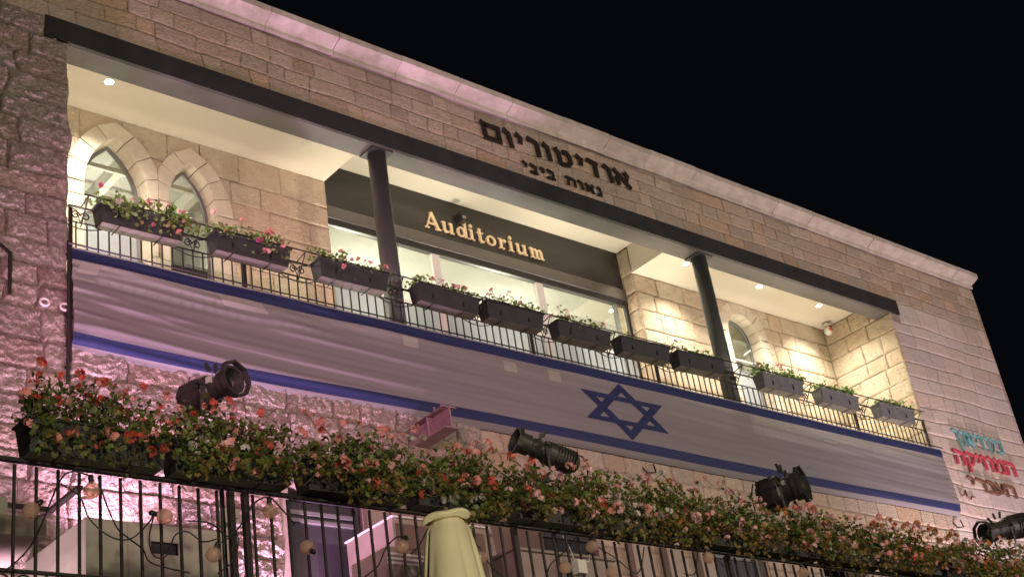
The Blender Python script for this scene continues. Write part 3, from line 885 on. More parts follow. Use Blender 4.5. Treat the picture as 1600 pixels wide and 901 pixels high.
# ------------------------------------------------------------------ flag banner
FX0, FX1 = 6.44, 24.86
FT, FB = 9.16, 7.70
def vs_noise(x, y):
    xi = math.floor(x); yi = math.floor(y); fx = x - xi; fy = y - yi
    fx = fx * fx * (3 - 2 * fx); fy = fy * fy * (3 - 2 * fy)
    g = lambda a, b: float(_LAT[a % 256, b % 256])
    return (g(xi, yi) * (1 - fx) + g(xi + 1, yi) * fx) * (1 - fy) + (g(xi, yi + 1) * (1 - fx) + g(xi + 1, yi + 1) * fx) * fy
def flag_y(u, v):
    """u 0..1 along, v 0 bottom .. 1 top ; the cloth bellies out and tucks in at the hem, with long wrinkles"""
    x = FX0 + (FX1 - FX0) * u
    belly = (.13 + .03 * math.sin(x * .5)) * (1 - math.exp(-v / .075)) * (1 - .62 * v)
    g_ = .28 + .92 * max(0, 1 - (x - FX0) / 8)
    ph = vs_noise(x * .35, v * 2.2) * 5
    r = g_ * (.010 * math.sin(v * 24 + x * .75 + ph) + .007 * math.sin(v * 46 + x * 1.1 - ph * 1.3) + .004 * math.sin(v * 85 + x * 1.7 + ph * 2)) + .0025 * math.sin(x * 3.1 + v * 5)
    r += .016 * max(0, vs_noise(x * .9 + 40, v * 3 - x * .25) - .62) * (1 if .1 < v < .9 else .3)
    edge = max(0, 1 - (x - FX0) / .3) + max(0, 1 - (FX1 - x) / .3)
    r += edge * .005 * math.sin(v * 90)
    return -.05 - belly - r * (1 if .02 < v < .985 else .4)
def flag_z(u, v):
    x = FX0 + (FX1 - FX0) * u
    top = FT - .02 - .006 * math.sin(x * 1.7) ** 2
    bot = FB + .02 * math.sin(x * .55 + 1) + (.06 if x < FX0 + 2 else 0) * (1 - (x - FX0) / 2)
    return bot + (top - bot) * v
NU, NV = 560, 70
fv = []; ff = []; fm = []
vstops = [0]
vv = [j / NV for j in range(NV + 1)]
for i in range(NU + 1):
    for v in vv: fv.append((FX0 + (FX1 - FX0) * i / NU, flag_y(i / NU, v), flag_z(i / NU, v)))
def strip_mat(v, u):
    if .875 < v < .985 or .06 < v < .155: return 1
    return 0
for i in range(NU):
    for j in range(NV):
        a = i * (NV + 1) + j
        ff.append((a, a + NV + 1, a + NV + 2, a + 1)); fm.append(strip_mat((j + .5) / NV, i / NU))
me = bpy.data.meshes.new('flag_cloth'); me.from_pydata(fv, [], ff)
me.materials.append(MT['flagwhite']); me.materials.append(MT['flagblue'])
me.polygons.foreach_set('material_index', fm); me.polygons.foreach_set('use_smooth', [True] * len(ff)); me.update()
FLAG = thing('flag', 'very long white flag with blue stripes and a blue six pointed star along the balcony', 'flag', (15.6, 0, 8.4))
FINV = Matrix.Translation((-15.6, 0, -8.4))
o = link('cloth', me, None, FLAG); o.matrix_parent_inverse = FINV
def on_flag(x, z, off=.004):
    u = (x - FX0) / (FX1 - FX0)
    v = (z - flag_z(u, 0)) / (flag_z(u, 1) - flag_z(u, 0))
    return (x, flag_y(u, v) - off, z)
# star: two outlined triangles, draped on the cloth
def drape_strip(mb, p, q, w, off, n=26):
    """one side of a triangle of the star, laid out in a unit circle and draped on the cloth"""
    p = Vector(p); q = Vector(q); d = (q - p).normalized(); nr = Vector((-d.y, d.x))
    if nr.dot((p + q) / 2) < 0: nr = -nr
    L = (q - p).length; base = len(mb.v)
    for i in range(n + 1):
        t = i / n
        for s_ in (-1, -.33, .33, 1):
            ext = (w / 2) / math.tan(PI / 6) * s_
            c = p + d * (-ext + (L + 2 * ext) * t) + nr * (w / 2) * s_
            mb.v.append(on_flag(15.645 + c.x * 1.057, 8.435 + c.y * .505, off))
    for i in range(n):
        for k in range(3):
            b0 = base + i * 4 + k
            mb.f.append((b0, b0 + 4, b0 + 5, b0 + 1)); mb.mi.append(0)
star = MB()
k = 0; SW = .165; rr_ = 1 - SW
for sgn in (1, -1):
    tri = [(rr_ * math.sin(2 * PI * i / 3), sgn * rr_ * math.cos(2 * PI * i / 3)) for i in range(3)]
    for i in range(3):
        drape_strip(star, tri[i], tri[(i + 1) % 3], SW, .005 + .0012 * k); k += 1
o = star.build('star', MT['flagblue'], FLAG); o.matrix_parent_inverse = FINV
def lit_patch(x0, x1, z0, z1, sk=0.04):  # downlight falling through the planter gaps, painted on as paler quads
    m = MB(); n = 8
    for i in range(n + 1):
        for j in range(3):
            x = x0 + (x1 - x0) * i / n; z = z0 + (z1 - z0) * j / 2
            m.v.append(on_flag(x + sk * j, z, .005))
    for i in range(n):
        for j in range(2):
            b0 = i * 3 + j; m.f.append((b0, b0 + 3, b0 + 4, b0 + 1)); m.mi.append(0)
    o = m.build('light_patch', MT['flaglit'], FLAG); o.matrix_parent_inverse = FINV
lit_patch(6.47, 6.72, 8.70, 8.94); lit_patch(8.5, 9.15, 8.78, 8.93, -.04); lit_patch(11.35, 11.62, 8.77, 8.93, 0); lit_patch(13.2, 13.45, 8.72, 8.88, 0)
lit_patch(14.1, 14.35, 8.72, 8.9, 0); lit_patch(19.0, 19.9, 8.82, 8.93, .0); lit_patch(20.9, 21.3, 8.72, 8.77, 0)
m = MB(); m.tube([(FX0 - .05, -.12, FT - .0), (FX1 + .03, -.12, FT - .0)], .012, 6); m.tube([(FX0 - .01, -.09, FB - .12), (FX0 - .01, -.09, 9.3)], .014, 6)
o = m.build('flag_rod', MT['iron'], FLAG); o.matrix_parent_inverse = FINV
# brackets below the flag
for x, lab in ((16.05, 'small bent metal bracket under the flag star'), (24.75, 'small bent metal bracket at the lower right flag corner')):
    m = MB(); m.tube([(x - .1, .0, 7.60), (x - .08, -.06, 7.48), (x + .1, -.09, 7.50), (x + .12, -.05, 7.66)], .014, 5)
    o = m.build('flag_bracket', MT['iron']); o['label'] = lab; o['category'] = 'bracket'; o['group'] = 'brackets under the flag'
# left pier hardware
for x, z, lab in ((6.11, 8.30, 'white ring hook on the left pier, the one farther from the flag'), (6.36, 8.29, 'white ring hook on the left pier, the one next to the flag')):
    m = MB(); m.tube([(x + .055 * math.cos(a * PI / 6), -.09, z + .045 * math.sin(a * PI / 6)) for a in range(12)], .016, 6, closed=True)
    m.bar((x, -.09, z - .03), (x, .0, z - .03), .02)
    o = m.build('ring_hook', MT['whiteobj']); o['label'] = lab; o['category'] = 'hook'; o['group'] = 'ring hooks on the left pier'
m = MB(); m.tube([(6.40, -.10, 9.2), (6.40, -.11, 8.4), (6.39, -.10, 7.3)], .022, 8)
for z in (9.0, 8.2, 7.5): m.box(6.37, 6.43, -.10, -.0, z, z + .03)
o = m.build('downpipe', MT['iron']); o['label'] = 'thin dark vertical pipe beside the left edge of the flag'; o['category'] = 'pipe'
m = MB(); m.bar((5.68, -.12, 8.85), (5.68, -.12, 8.3), .035); m.bar((5.5, -.1, 8.98), (5.68, -.12, 8.84), .03)
o = m.build('iron_hook', MT['iron']); o['label'] = 'dark rusty iron hook on the left pier at the photo edge'; o['category'] = 'hook'

# ------------------------------------------------------------------ balcony railing
RL = thing('balcony_railing', 'black wrought iron balcony railing with scrolls above the flag', 'railing', (15.5, .03, ZF))
RINV = Matrix.Translation((-15.5, -.03, -ZF))
def rl(m, name, **k):
    o = m.build(name, MT['iron'], RL, **k); o.matrix_parent_inverse = RINV; return o
YR = .0
m = MB(); m.bar((XL, YR, 9.78), (XR, YR, 9.78), .03, .02); rl(m, 'top_rail')
m = MB(); m.bar((XL, YR, 9.56), (XR, YR, 9.56), .02, .014); rl(m, 'middle_rail')
m = MB(); m.bar((XL, YR, 8.95), (XR, YR, 8.95), .025, .014); rl(m, 'bottom_rail')
bm_ = MB(); bm_.box(-.008, .008, -.008, .008, 0, .61); bme = bm_.mesh('baluster'); bme.materials.append(MT['iron'])
x = XL + .1
while x < XR - .05:
    o = link('baluster', bme, None, RL); o.matrix_parent_inverse = RINV; o.location = (x, YR, 8.95); x += .145
pm = MB(); pm.box(-.02, .02, -.02, .02, 0, .9); pme = pm.mesh('post'); pme.materials.append(MT['iron'])
for x in (8.9, 14.0, 16.8, 22.3, XR - .05, XL + .03):
    o = link('post', pme, None, RL); o.matrix_parent_inverse = RINV; o.location = (x, YR, ZF)
PX = [6.76, 8.35, 9.97, 11.67, 12.96, 14.41, 15.80, 17.17, 19.38, 21.07, 22.91]
gaps = [6.60] + [(a + 1.16 + b) / 2 for a, b in zip(PX[:-1], PX[1:])] + [24.3]
def spiral(m, cx, cz, r, sgn, y=0, turns=1.35, n=18, th=.009):
    m.tube([(cx + sgn * r * (1 - .75 * i / n) * math.cos(2 * PI * turns * i / n), y, cz + r * (1 - .75 * i / n) * math.sin(2 * PI * turns * i / n)) for i in range(n + 1)], th, 5)
sm = MB(); spiral(sm, .065, .10, .062, -1); spiral(sm, -.065, .10, .062, 1)
sm.tube([(-.17, 0, .2), (-.05, 0, .17), (0, 0, .0), (.05, 0, .17), (.17, 0, .2)], .008, 5)
sme = sm.mesh('scroll'); sme.materials.append(MT['iron'])
for x in gaps:
    o = link('scroll', sme, None, RL); o.matrix_parent_inverse = RINV; o.location = (x, YR, 9.565)
for x in gaps[:-1]:
    cm = MB()
    cm.tube([(x - .35 + .07 * i, YR - .012, 9.56 - .09 * math.sin(PI * i / 10)) for i in range(11)], .008, 5)
    rl(cm, 'swag')
m = MB(); m.bar((XL + .1, -.24, 9.83), (XR - .3, -.24, 9.83), .014, .014)
x = 6.6
for x in gaps:
    m.bar((x, -.24, 9.83), (x - .0, YR, 9.5), .012, .012); m.bar((x, -.24, 9.83), (x, YR, 9.78), .012, .012)
rl(m, 'planter_holder')

# ------------------------------------------------------------------ planters and geraniums
LEAF = []
def leaf_mesh():
    pts = [(0, 0, 0)]
    n = 8
    for i in range(n + 1):
        a = -2.5 + 5.0 * i / n
        r = .5 * (1 + .12 * math.cos(a * 5))
        pts.append((r * math.sin(a), r * math.cos(a) + .12, .12 * (1 if i % 2 else .4)))
    return np.array(pts), [(0, i, i + 1) for i in range(1, n + 1)]
LV, LF = leaf_mesh()
LF = np.array(LF)
def rand_rot(rs, up=.5):
    ax = rs.normal(size=3); ax /= np.linalg.norm(ax)
    nrm = ax * (1 - up) + np.array([0, -.35, .75]) * up
    nrm /= np.linalg.norm(nrm)
    t = rs.normal(size=3); t -= nrm * t.dot(nrm); t /= np.linalg.norm(t)
    b = np.cross(nrm, t)
    return np.stack([t, b, nrm], 1)
def tri_mesh(name, V, F):
    me = bpy.data.meshes.new(name)
    V = np.asarray(V, np.float32); F = np.asarray(F, np.int32)
    me.vertices.add(len(V)); me.vertices.foreach_set('co', V.ravel())
    me.loops.add(F.size); me.loops.foreach_set('vertex_index', F.ravel())
    me.polygons.add(len(F)); me.polygons.foreach_set('loop_start', np.arange(0, F.size, 3, dtype=np.int32))
    me.polygons.foreach_set('loop_total', np.full(len(F), 3, np.int32))
    me.update(calc_edges=True)
    return me
def foliage(name, n, L, seed, hgt, droop, size, dry=0.25, thick=.16, upper_lit=False):
    """leaves spread along a planter of length L; droop lets them hang down the front"""
    rs = np.random.RandomState(seed)
    V = []; F = []; mi = []; k = 0
    nc = int(3 + L * 3); clumps = [((q_ + rs.uniform(-.1, 1.1)) / nc * L, rs.uniform(.45, 1.3), rs.uniform(.07, .24)) for q_ in range(nc)]
    stems = MB()
    made = 0
    while made < n:
        cx, ch, cw = clumps[rs.randint(len(clumps))]
        x = cx + rs.normal() * cw * .6
        if x < -.13 or x > L + .13: continue
        if rs.rand() < droop:
            t = rs.rand() ** 1.2
            y = -.14 - .11 * math.sin(t * 2.2) + rs.normal() * .035; z = .02 - t * (.30 if upper_lit else .36) * ch + rs.normal() * .02
            isdry = rs.rand() < dry * 1.7 * t + .05
        else:
            t = rs.rand() ** .75
            y = rs.normal() * thick * .5 - .02 - t * .03; z = .0 + t * hgt * ch * math.exp(-(rs.normal() * .3) ** 2) + rs.normal() * .012
            isdry = rs.rand() < dry * .35
        s = size * rs.uniform(.6, 1.25)
        P = (LV * s) @ rand_rot(rs, .45).T + np.array([x, y, z])
        V.append(P); F.append(LF + k); k += len(P); mi += [1 if isdry else 0] * len(LF)
        made += 1
        if rs.rand() < .12: stems.tube([(x * .7 + cx * .3, y * .3, -.02), (x, y, z)], .0025, 3, caps=False)
    me = tri_mesh(name, np.vstack(V), np.vstack(F))
    nst = len(stems.f)
    me.materials.append(MT['leaf_lit'] if upper_lit else MT['leaf']); me.materials.append(MT['leaf_dry'])
    me.polygons.foreach_set('material_index', np.array(mi, np.int32))
    sme_ = stems.mesh(name + '_stems') if nst else None
    return me, sme_, clumps

def flower_mesh(name, r, mt, seed, nf=11):
    rs = np.random.RandomState(seed); m = MB()
    m.m = 0
    for i in range(nf):
        th = rs.uniform(0, 2 * PI); ph = rs.uniform(0, 1.25)
        c = Vector((math.sin(ph) * math.cos(th), math.sin(ph) * math.sin(th), math.cos(ph))) * r * rs.uniform(.75, 1.1)
        nrm = c.normalized(); t = nrm.orthogonal().normalized(); b = nrm.cross(t)
        pr = r * .52; a0 = rs.uniform(0, 6)
        for k in range(5):
            a = a0 + k * 2 * PI / 5
            d = t * math.cos(a) + b * math.sin(a); e = t * math.cos(a + 1.57) + b * math.sin(a + 1.57)
            m.add([c, c + d * pr * .6 + e * pr * .33 + nrm * pr * .1, c + d * pr + nrm * pr * .03, c + d * pr * .6 - e * pr * .33 + nrm * pr * .1], [(0, 1, 2, 3)])
    m.m = 1
    for i in range(5):
        th = rs.uniform(0, 2 * PI)
        m.tube([(0, 0, -r * 1.2), (math.cos(th) * r * .6, math.sin(th) * r * .6, r * .6)], .0015, 3, caps=False)
    m.tube([(0, 0, -r * 2.6), (0, 0, -r * .9)], .003, 3, caps=False)
    me = m.mesh(name); me.materials.append(mt); me.materials.append(MT['stem'])
    return me
FLM = {}
for c in ('red', 'salmon', 'pink', 'magenta', 'orange', 'white'):
    FLM[c] = [flower_mesh('flower_head', .042, MT['fl_' + c], sd, 13 if sd else 8) for sd in range(3)]

def planter_box(L, H, D, lip=.018):
    """tapered trough, back at y 0 .. front at -D, top at z 0; length along x 0..L"""
    t = .03
    m = MB()
    bt = [(t, -.02), (L - t, -.02), (L - t, -D + .04), (t, -D + .04)]
    tp = [(0, 0), (L, 0), (L, -D), (0, -D)]
    v = [(x, y, -H) for x, y in bt] + [(x, y, -.02) for x, y in tp]
    ti = [(.012, -.012), (L - .012, -.012), (L - .012, -D + .012), (.012, -D + .012)]
    v += [(x, y, -.0) for x, y in [(-lip, lip), (L + lip, lip), (L + lip, -D - lip), (-lip, -D - lip)]]
    v += [(x, y, -.02) for x, y in [(-lip, lip), (L + lip, lip), (L + lip, -D - lip), (-lip, -D - lip)]]
    v += [(x, y, .0) for x, y in ti] + [(x, y, -.05) for x, y in ti]
    f = []
    for i in range(4):
        j = (i + 1) % 4
        f += [(i, 4 + i, 4 + j, j), (4 + i, 12 + i, 12 + j, 4 + j), (12 + i, 8 + i, 8 + j, 12 + j), (8 + i, 16 + i, 16 + j, 8 + j), (16 + i, 20 + i, 20 + j, 16 + j)]
    m.add(v, f); m.f = m.f
    return m
def make_planter(L, H, D, loc, label, group, nleaf, seed, hgt, droop, size, nfl, cols, dry, rotz=0, clip_x=None, thick=.16, fsize=1.0, foll=None):
    T = thing('flower_planter', label, 'planter', loc, group, rotz)
    planter_box(L, H, D).build('trough', MT['planter'], T, bevel=.004)
    m = MB(); m.box(.035, L - .035, -D + .045, -.025, -H - .004, -H + .002); m.build('lit_underside', MT['tray'], T)  # trough bottom, with the light from below put into its colour
    m = MB(); m.box(.014, L - .014, -D + .014, -.014, -.045, -.03); m.build('soil', MT['soil'], T)
    for x in (L * .22, L * .72):
        m = MB(); m.box(x, x + .022, -D + .008, -D + .02, -H * .75, -H * .45); m.bar((x + .01, -D + .03, -H - .008), (x + .01, .02, -H - .012), .014, .008); m.build('bracket', MT['iron'], T)
    me, sme_, cl = foliage('foliage', nleaf, L, seed, hgt, droop, size, dry, thick, upper_lit=(L == 1.15 and H == .27))
    o = link('foliage', me, None, T, 'stuff'); o.location = (0, -D / 2, -.01)
    if sme_:
        o = link('stems', sme_, MT['stem'], T, 'stuff'); o.location = (0, -D / 2, -.01)
    rs = random.Random(seed * 7 + 1)
    for i in range(nfl):
        c = rs.choice(cols)
        x = cl[rs.randrange(len(cl))][0] + rs.gauss(0, .09)
        x = min(max(x, -.02), L + .02)
        o = link('flower_head', rs.choice(FLM[c]), None, T)
        if rs.random() < droop * 1.3:
            z = -rs.uniform(.0, .24); y = -D - rs.uniform(.05, .14); rx = rs.uniform(.8, 1.5)
        else:
            z = hgt * rs.uniform(.3, 1.45) + .03; y = -D / 2 - rs.uniform(-.03, thick * .9); rx = rs.uniform(.3, 1.2)
        o.location = (x, y, z); o.rotation_euler = (rx, rs.uniform(-.4, .4), rs.uniform(0, 6)); s = fsize * rs.uniform(.75, 1.25); o.scale = (s, s, s)
    return T
UPL = ['dark planter at the left end of the railing, trailing green plants below the first arch',
 'dark planter with bright pink flowers below the second pointed arch',
 'dark planter with pink flowers just left of the first column',
 'dark planter with sparse small pink flowers just right of the first column',
 'dark planter below the end of the gold lettering, with leggy stems',
 'dark planter below the right mullion of the glass front, red flowers at its left end',
 'nearly bare dark planter in front of the corner of the glass front',
 'nearly bare dark planter just left of the second column with one green tuft',
 'planter painted lit grey with green leaves and salmon flowers just right of the second column',
 'planter painted lit grey with only green leaves, second from the right end',
 'planter painted lit grey with small pale pink flowers at the right end of the railing']
UPS = [(520, .13, .25, 10, ['salmon', 'pink', 'magenta', 'white']), (330, .12, .1, 12, ['pink', 'magenta', 'pink', 'salmon']), (260, .09, .02, 10, ['pink', 'pink', 'salmon']),
       (190, .08, .0, 8, ['pink', 'salmon']), (150, .12, .0, 7, ['pink', 'salmon', 'white']), (130, .11, .02, 5, ['salmon', 'pink']), (60, .05, .0, 1, ['pink']),
       (110, .07, .0, 1, ['pink']), (420, .12, .05, 12, ['salmon', 'pink', 'pink']), (330, .09, .0, 0, ['pink']), (240, .09, .03, 9, ['pink', 'white', 'pink'])]
for i, x in enumerate(PX):
    n, hg, dr, nf, cols = UPS[i]
    T = make_planter(1.15, .27, .25, (x, .03 - .02, 9.80 + random.uniform(-.012, .012)), UPL[i], 'planters along the balcony railing', int(n * 1.6), 40 + i, hg * 1.35, dr, .05, int(nf * 1.3), cols, .06, thick=.16, fsize=1.0)
    T.rotation_euler = (0, random.uniform(-.012, .012), random.uniform(-.015, .015))
    if i >= 8:
        for ch in T.children:
            if ch.name.startswith('trough'): ch.data.materials.clear(); ch.data.materials.append(MT.setdefault('planter_lit', mat('lit_planter_plastic', (.13, .125, .13), .6, c2=(.1, .1, .105), nscale=6)))  # same dark plastic, paler to paint in the light at the right end
# a green tuft leaning across the second column
LOWX = [2.77, 4.0, 5.2, 6.45, 7.62, 8.83, 10.05, 11.25, 12.42, 13.62, 14.85, 16.05, 17.3, 18.5]
LOWL = {1: 'wide dark planter at the left end of the fence with red and orange geraniums', 2: 'geranium planter below the first stage spotlight, bushy and green',
        3: 'geranium planter with red flowers left of the closed umbrella, over the purple door', 4: 'geranium planter left of and behind the closed umbrella',
        5: 'geranium planter just right of the closed umbrella with its bare box showing', 6: 'geranium planter below the long horizontal stage spotlight with white and yellow blooms',
        7: 'geranium planter below the flag star with pale pink heads standing high', 8: 'geranium planter left of the third stage spotlight with yellowing leaves',
        9: 'geranium planter directly under the third stage spotlight', 10: 'geranium planter right of the third stage spotlight, orange blooms hanging',
        11: 'geranium planter left of the last stage spotlight near the right pier', 12: 'geranium planter at the far right end below the last stage spotlight',
        0: 'geranium planter left of the photo edge', 13: 'geranium planter beyond the right photo edge'}
COLS = [['red', 'salmon', 'red', 'pink'], ['red', 'salmon', 'red', 'salmon'], ['red', 'salmon', 'salmon', 'pink', 'white'], ['salmon', 'salmon', 'pink', 'red'], ['salmon', 'pink', 'red', 'white'],
        ['pink', 'salmon', 'pink', 'red'], ['pink', 'salmon', 'white', 'orange'], ['pink', 'pink', 'salmon'], ['pink', 'salmon', 'orange', 'pink'], ['pink', 'salmon', 'pink'], ['salmon', 'orange', 'pink', 'red'], ['orange', 'salmon', 'white', 'pink'], ['orange', 'salmon', 'white'], ['salmon']]
for i, x in enumerate(LOWX):
    if i in (0, 13): continue
    make_planter(1.12 if i != 1 else 1.15, .26, .25, (x, -4.38, 4.605), LOWL[i], 'geranium planters on the terrace fence', (1650 if i > 1 else 1250) if i < 8 else 1300, 100 + i, .28 if i < 8 else .22, .45 if i != 1 else .26, .046,
                 50, COLS[i], min(.5, .12 + .05 * i), thick=.26, fsize=1.05)

# ------------------------------------------------------------------ terrace fence
FN = thing('terrace_fence', 'black iron bar fence carrying the geranium planters', 'fence', (10, -4.5, 3.0))
FI = Matrix.Translation((-10, 4.5, -3.0))
def fn(m, name, mt=MT['iron']):
    o = m.build(name, mt, FN); o.matrix_parent_inverse = FI; return o
FY = -4.42
m = MB(); m.bar((2, FY, 4.325), (20, FY, 4.325), .045, .03); fn(m, 'top_rail')
m = MB(); m.bar((2, FY, 3.47), (20, FY, 3.47), .03, .025); fn(m, 'lower_rail')
m = MB(); m.bar((2, FY, 3.20), (20, FY, 3.20), .03, .025); fn(m, 'bottom_rail')
bb = MB(); bb.box(-.010, .010, -.010, .010, 0, 1.24); bbe = bb.mesh('bar'); bbe.materials.append(MT['iron'])
x = 3.99 - .17 * 6
while x < 19.5:
    if abs(x - 5.88) > .12:
        o = link('bar', bbe, None, FN); o.matrix_parent_inverse = FI; o.location = (x, FY, 3.05)
    x += .1695
pp = MB(); pp.box(-.025, .025, -.025, .025, 0, 1.3); ppe = pp.mesh('post'); ppe.materials.append(MT['iron'])
for x in (5.81, 5.945, 8.9, 12.0, 15.1, 18.2):
    o = link('post', ppe, None, FN); o.matrix_parent_inverse = FI; o.location = (x, FY, 3.0)
rg = MB(); rg.tube([(.06 * math.cos(a * PI / 8), 0, .06 * math.sin(a * PI / 8)) for a in range(16)], .008, 5, closed=True); rge = rg.mesh('ring'); rge.materials.append(MT['iron'])
x = 3.99 - .17 * 6 + .085
while x < 9:
    o = link('ring', rge, None, FN); o.matrix_parent_inverse = FI; o.location = (x, FY, 3.385); x += .1695


# ------------------------------------------------------------------ string of bulbs
ST = thing('string_light', 'string of unlit clear globe bulbs draped along the terrace fence', 'string lights', (8, -4.6, 4))
SI = Matrix.Translation((-8, 4.6, -4))
bulbs = [(4.51, 4.08, 0, 1), (4.04, 3.87, .7, .7), (5.11, 3.94, -1, .2), (5.52, 3.67, .5, 1), (6.07, 4.09, 0, 1), (6.40, 3.81, 0, -.2), (7.39, 3.91, .5, .8), (8.28, 3.89, -.8, -.5), (9.74, 4.13, .4, .9),
         (9.33, 3.88, 0, -.8), (9.95, 3.88, .3, -.9), (11.46, 4.17, 0, 1), (13.05, 4.13, 0, 1)]
gb = MB(); gb.lathe([(.0005, -.062), (.025, -.057), (.046, -.042), (.060, -.018), (.062, .004), (.055, .030), (.038, .050), (.021, .060), (.018, .072)], seg=20)
gbe = gb.mesh('globe', True); gbe.materials.append(MT['bulbglass'])
sk = MB(); sk.lathe([(.02, .068), (.021, .115), (.014, .128), (.0005, .13)], seg=12); ske = sk.mesh('socket', True); ske.materials.append(MT['wire'])
fl_ = MB(); fl_.tube([(-.02, 0, .01), (-.012, 0, .02), (-.005, 0, .005), (.005, 0, .02), (.012, 0, .005), (.02, 0, .012)], .0018, 4); fl_.tube([(0, 0, .07), (-.01, 0, .015)], .003, 4)
fle = fl_.mesh('filament'); fle.materials.append(MT['gold'])
for x, z, dx_, dz_ in bulbs:
    o = link('globe', gbe, None, ST); o.matrix_parent_inverse = SI; o.location = (x, -4.6, z)
    q = Vector((dx_, -.25 if dz_ < 0 else .1, dz_)).to_track_quat('Z', 'Y'); o.rotation_euler = q.to_euler()
    s = link('socket', ske, None, o); s = link('filament', fle, None, o)
def sag(pts, n=8):
    """smooth curve through points"""
    out = []
    P = [Vector(p) for p in pts]
    for i in range(len(P) - 1):
        p0 = P[max(i - 1, 0)]; p1 = P[i]; p2 = P[i + 1]; p3 = P[min(i + 2, len(P) - 1)]
        for k in range(n):
            t = k / n
            out.append(.5 * ((2 * p1) + (p2 - p0) * t + (2 * p0 - 5 * p1 + 4 * p2 - p3) * t * t + (3 * p1 - p0 - 3 * p2 + p3) * t ** 3))
    out.append(P[-1]); return out
wires = [
 [(3.86, 3.40), (4.05, 3.62), (4.25, 4.10), (4.36, 4.22), (4.50, 4.20)],
 [(4.27, 4.11), (4.42, 4.03), (4.50, 3.85), (4.66, 3.72), (4.82, 3.73), (4.98, 3.88), (5.03, 3.98)],
 [(4.56, 4.19), (4.62, 3.98), (4.70, 3.80), (4.79, 3.73), (4.92, 3.66), (5.00, 3.56), (5.3, 3.50)],
 [(5.03, 3.95), (4.98, 3.75), (5.02, 3.62), (5.12, 3.63), (5.20, 3.80), (5.30, 3.83), (5.42, 3.76), (5.56, 3.80)],
 [(5.3, 3.92), (5.5, 3.92), (5.66, 3.84), (5.78, 3.93), (5.92, 4.14), (6.05, 4.20), (6.14, 4.14), (6.3, 4.0)],
 [(5.60, 3.78), (5.76, 3.86), (5.72, 3.66), (5.55, 3.52)],
 [(6.95, 3.60), (7.12, 3.72), (7.22, 3.88), (7.34, 3.99), (7.46, 3.98)],
 [(7.46, 3.84), (7.58, 3.95), (7.7, 4.1)], [(7.4, 3.5), (7.62, 3.8), (7.72, 3.97)],
 [(8.15, 4.02), (8.25, 3.99), (8.36, 3.85), (8.45, 3.78), (8.6, 3.7)],
 [(9.0, 3.7), (9.15, 3.9), (9.3, 4.0), (9.55, 4.22)], [(9.8, 4.15), (10.05, 4.05), (10.3, 3.9), (10.5, 4.2)],
 [(11.0, 3.95), (11.2, 3.98), (11.35, 4.25), (11.48, 4.3)], [(11.5, 4.28), (11.6, 4.15), (11.8, 4.0)], [(12.7, 4.3), (12.9, 4.25), (13.05, 4.24), (13.3, 4.3)],
]
for w_ in wires:
    m = MB(); m.tube([(p.x, p.y, p.z) for p in sag([(x, -4.6 + .02 * math.sin(x * 9), z) for x, z in w_])], .0065, 5)
    o = m.build('cable', MT['wire'], ST); o.matrix_parent_inverse = SI

# ------------------------------------------------------------------ closed umbrella in front of the fence
UM = thing('umbrella', 'closed cream yellow garden umbrella standing before the fence', 'umbrella', (4.22, -9.0, -1.6))
TOPZ = 2.27 + 1.6
seg = 120; rows = 30
FOLDS = [(random.uniform(0, 2 * PI), random.uniform(.012, .032), random.uniform(.07, .2), random.uniform(-.05, .25)) for _ in range(17)]
V = []; F = []
for j in range(rows + 1):
    t = j / rows
    z = TOPZ - .015 - t * 2.2
    d_ = t * 2.2
    base = .060 + .025 * min(1, d_ / .05) ** .6 + .095 * min(1, d_ / .5) ** .8 - .035 * max(0, d_ - .8)
    for k in range(seg):
        a = 2 * PI * k / seg
        r = base
        for (fa, fd, fw, ft) in FOLDS:
            da = (a - fa - .25 * math.sin(t * 2 + fa) + PI) % (2 * PI) - PI
            r -= fd * min(1, max(0, (d_ - ft) / .5 + .25)) * math.exp(-(da / fw) ** 2)
        r += .003 * math.sin(a * 5 + t * 9) + .002 * math.sin(t * 40 + a * 2)
        V.append((r * math.cos(a), r * math.sin(a), z))
for j in range(rows):
    for k in range(seg):
        k2 = (k + 1) % seg
        F.append((j * seg + k, (j + 1) * seg + k, (j + 1) * seg + k2, j * seg + k2))
me = bpy.data.meshes.new('canopy'); me.from_pydata(V, [], F); me.polygons.foreach_set('use_smooth', [True] * len(F)); me.update()
link('canopy', me, MT['canvas'], UM)
m = MB(); m.lathe([(.045, TOPZ - .034), (.108, TOPZ - .030), (.119, TOPZ - .024), (.120, TOPZ - .018), (.108, TOPZ - .009), (.07, TOPZ + .003), (.035, TOPZ + .010), (.0005, TOPZ + .012)], seg=48)
m.v = [(x * (1 + .03 * math.sin(3 * math.atan2(y, x))), y, z + x * .06 + .006 * math.sin(4 * math.atan2(y, x) + 1) * math.hypot(x, y) / .12) for x, y, z in m.v]
m.build('top_vent', MT['canvas'], UM, smooth=True)
m = MB(); m.lathe([(.03, 0), (.03, TOPZ - .08)], seg=14); m.build('pole', MT['whiteobj'], UM)
m = MB(); m.box(-.35, .35, -.35, .35, .001, .06); m.build('base', MT['concrete'], UM, bevel=.01)

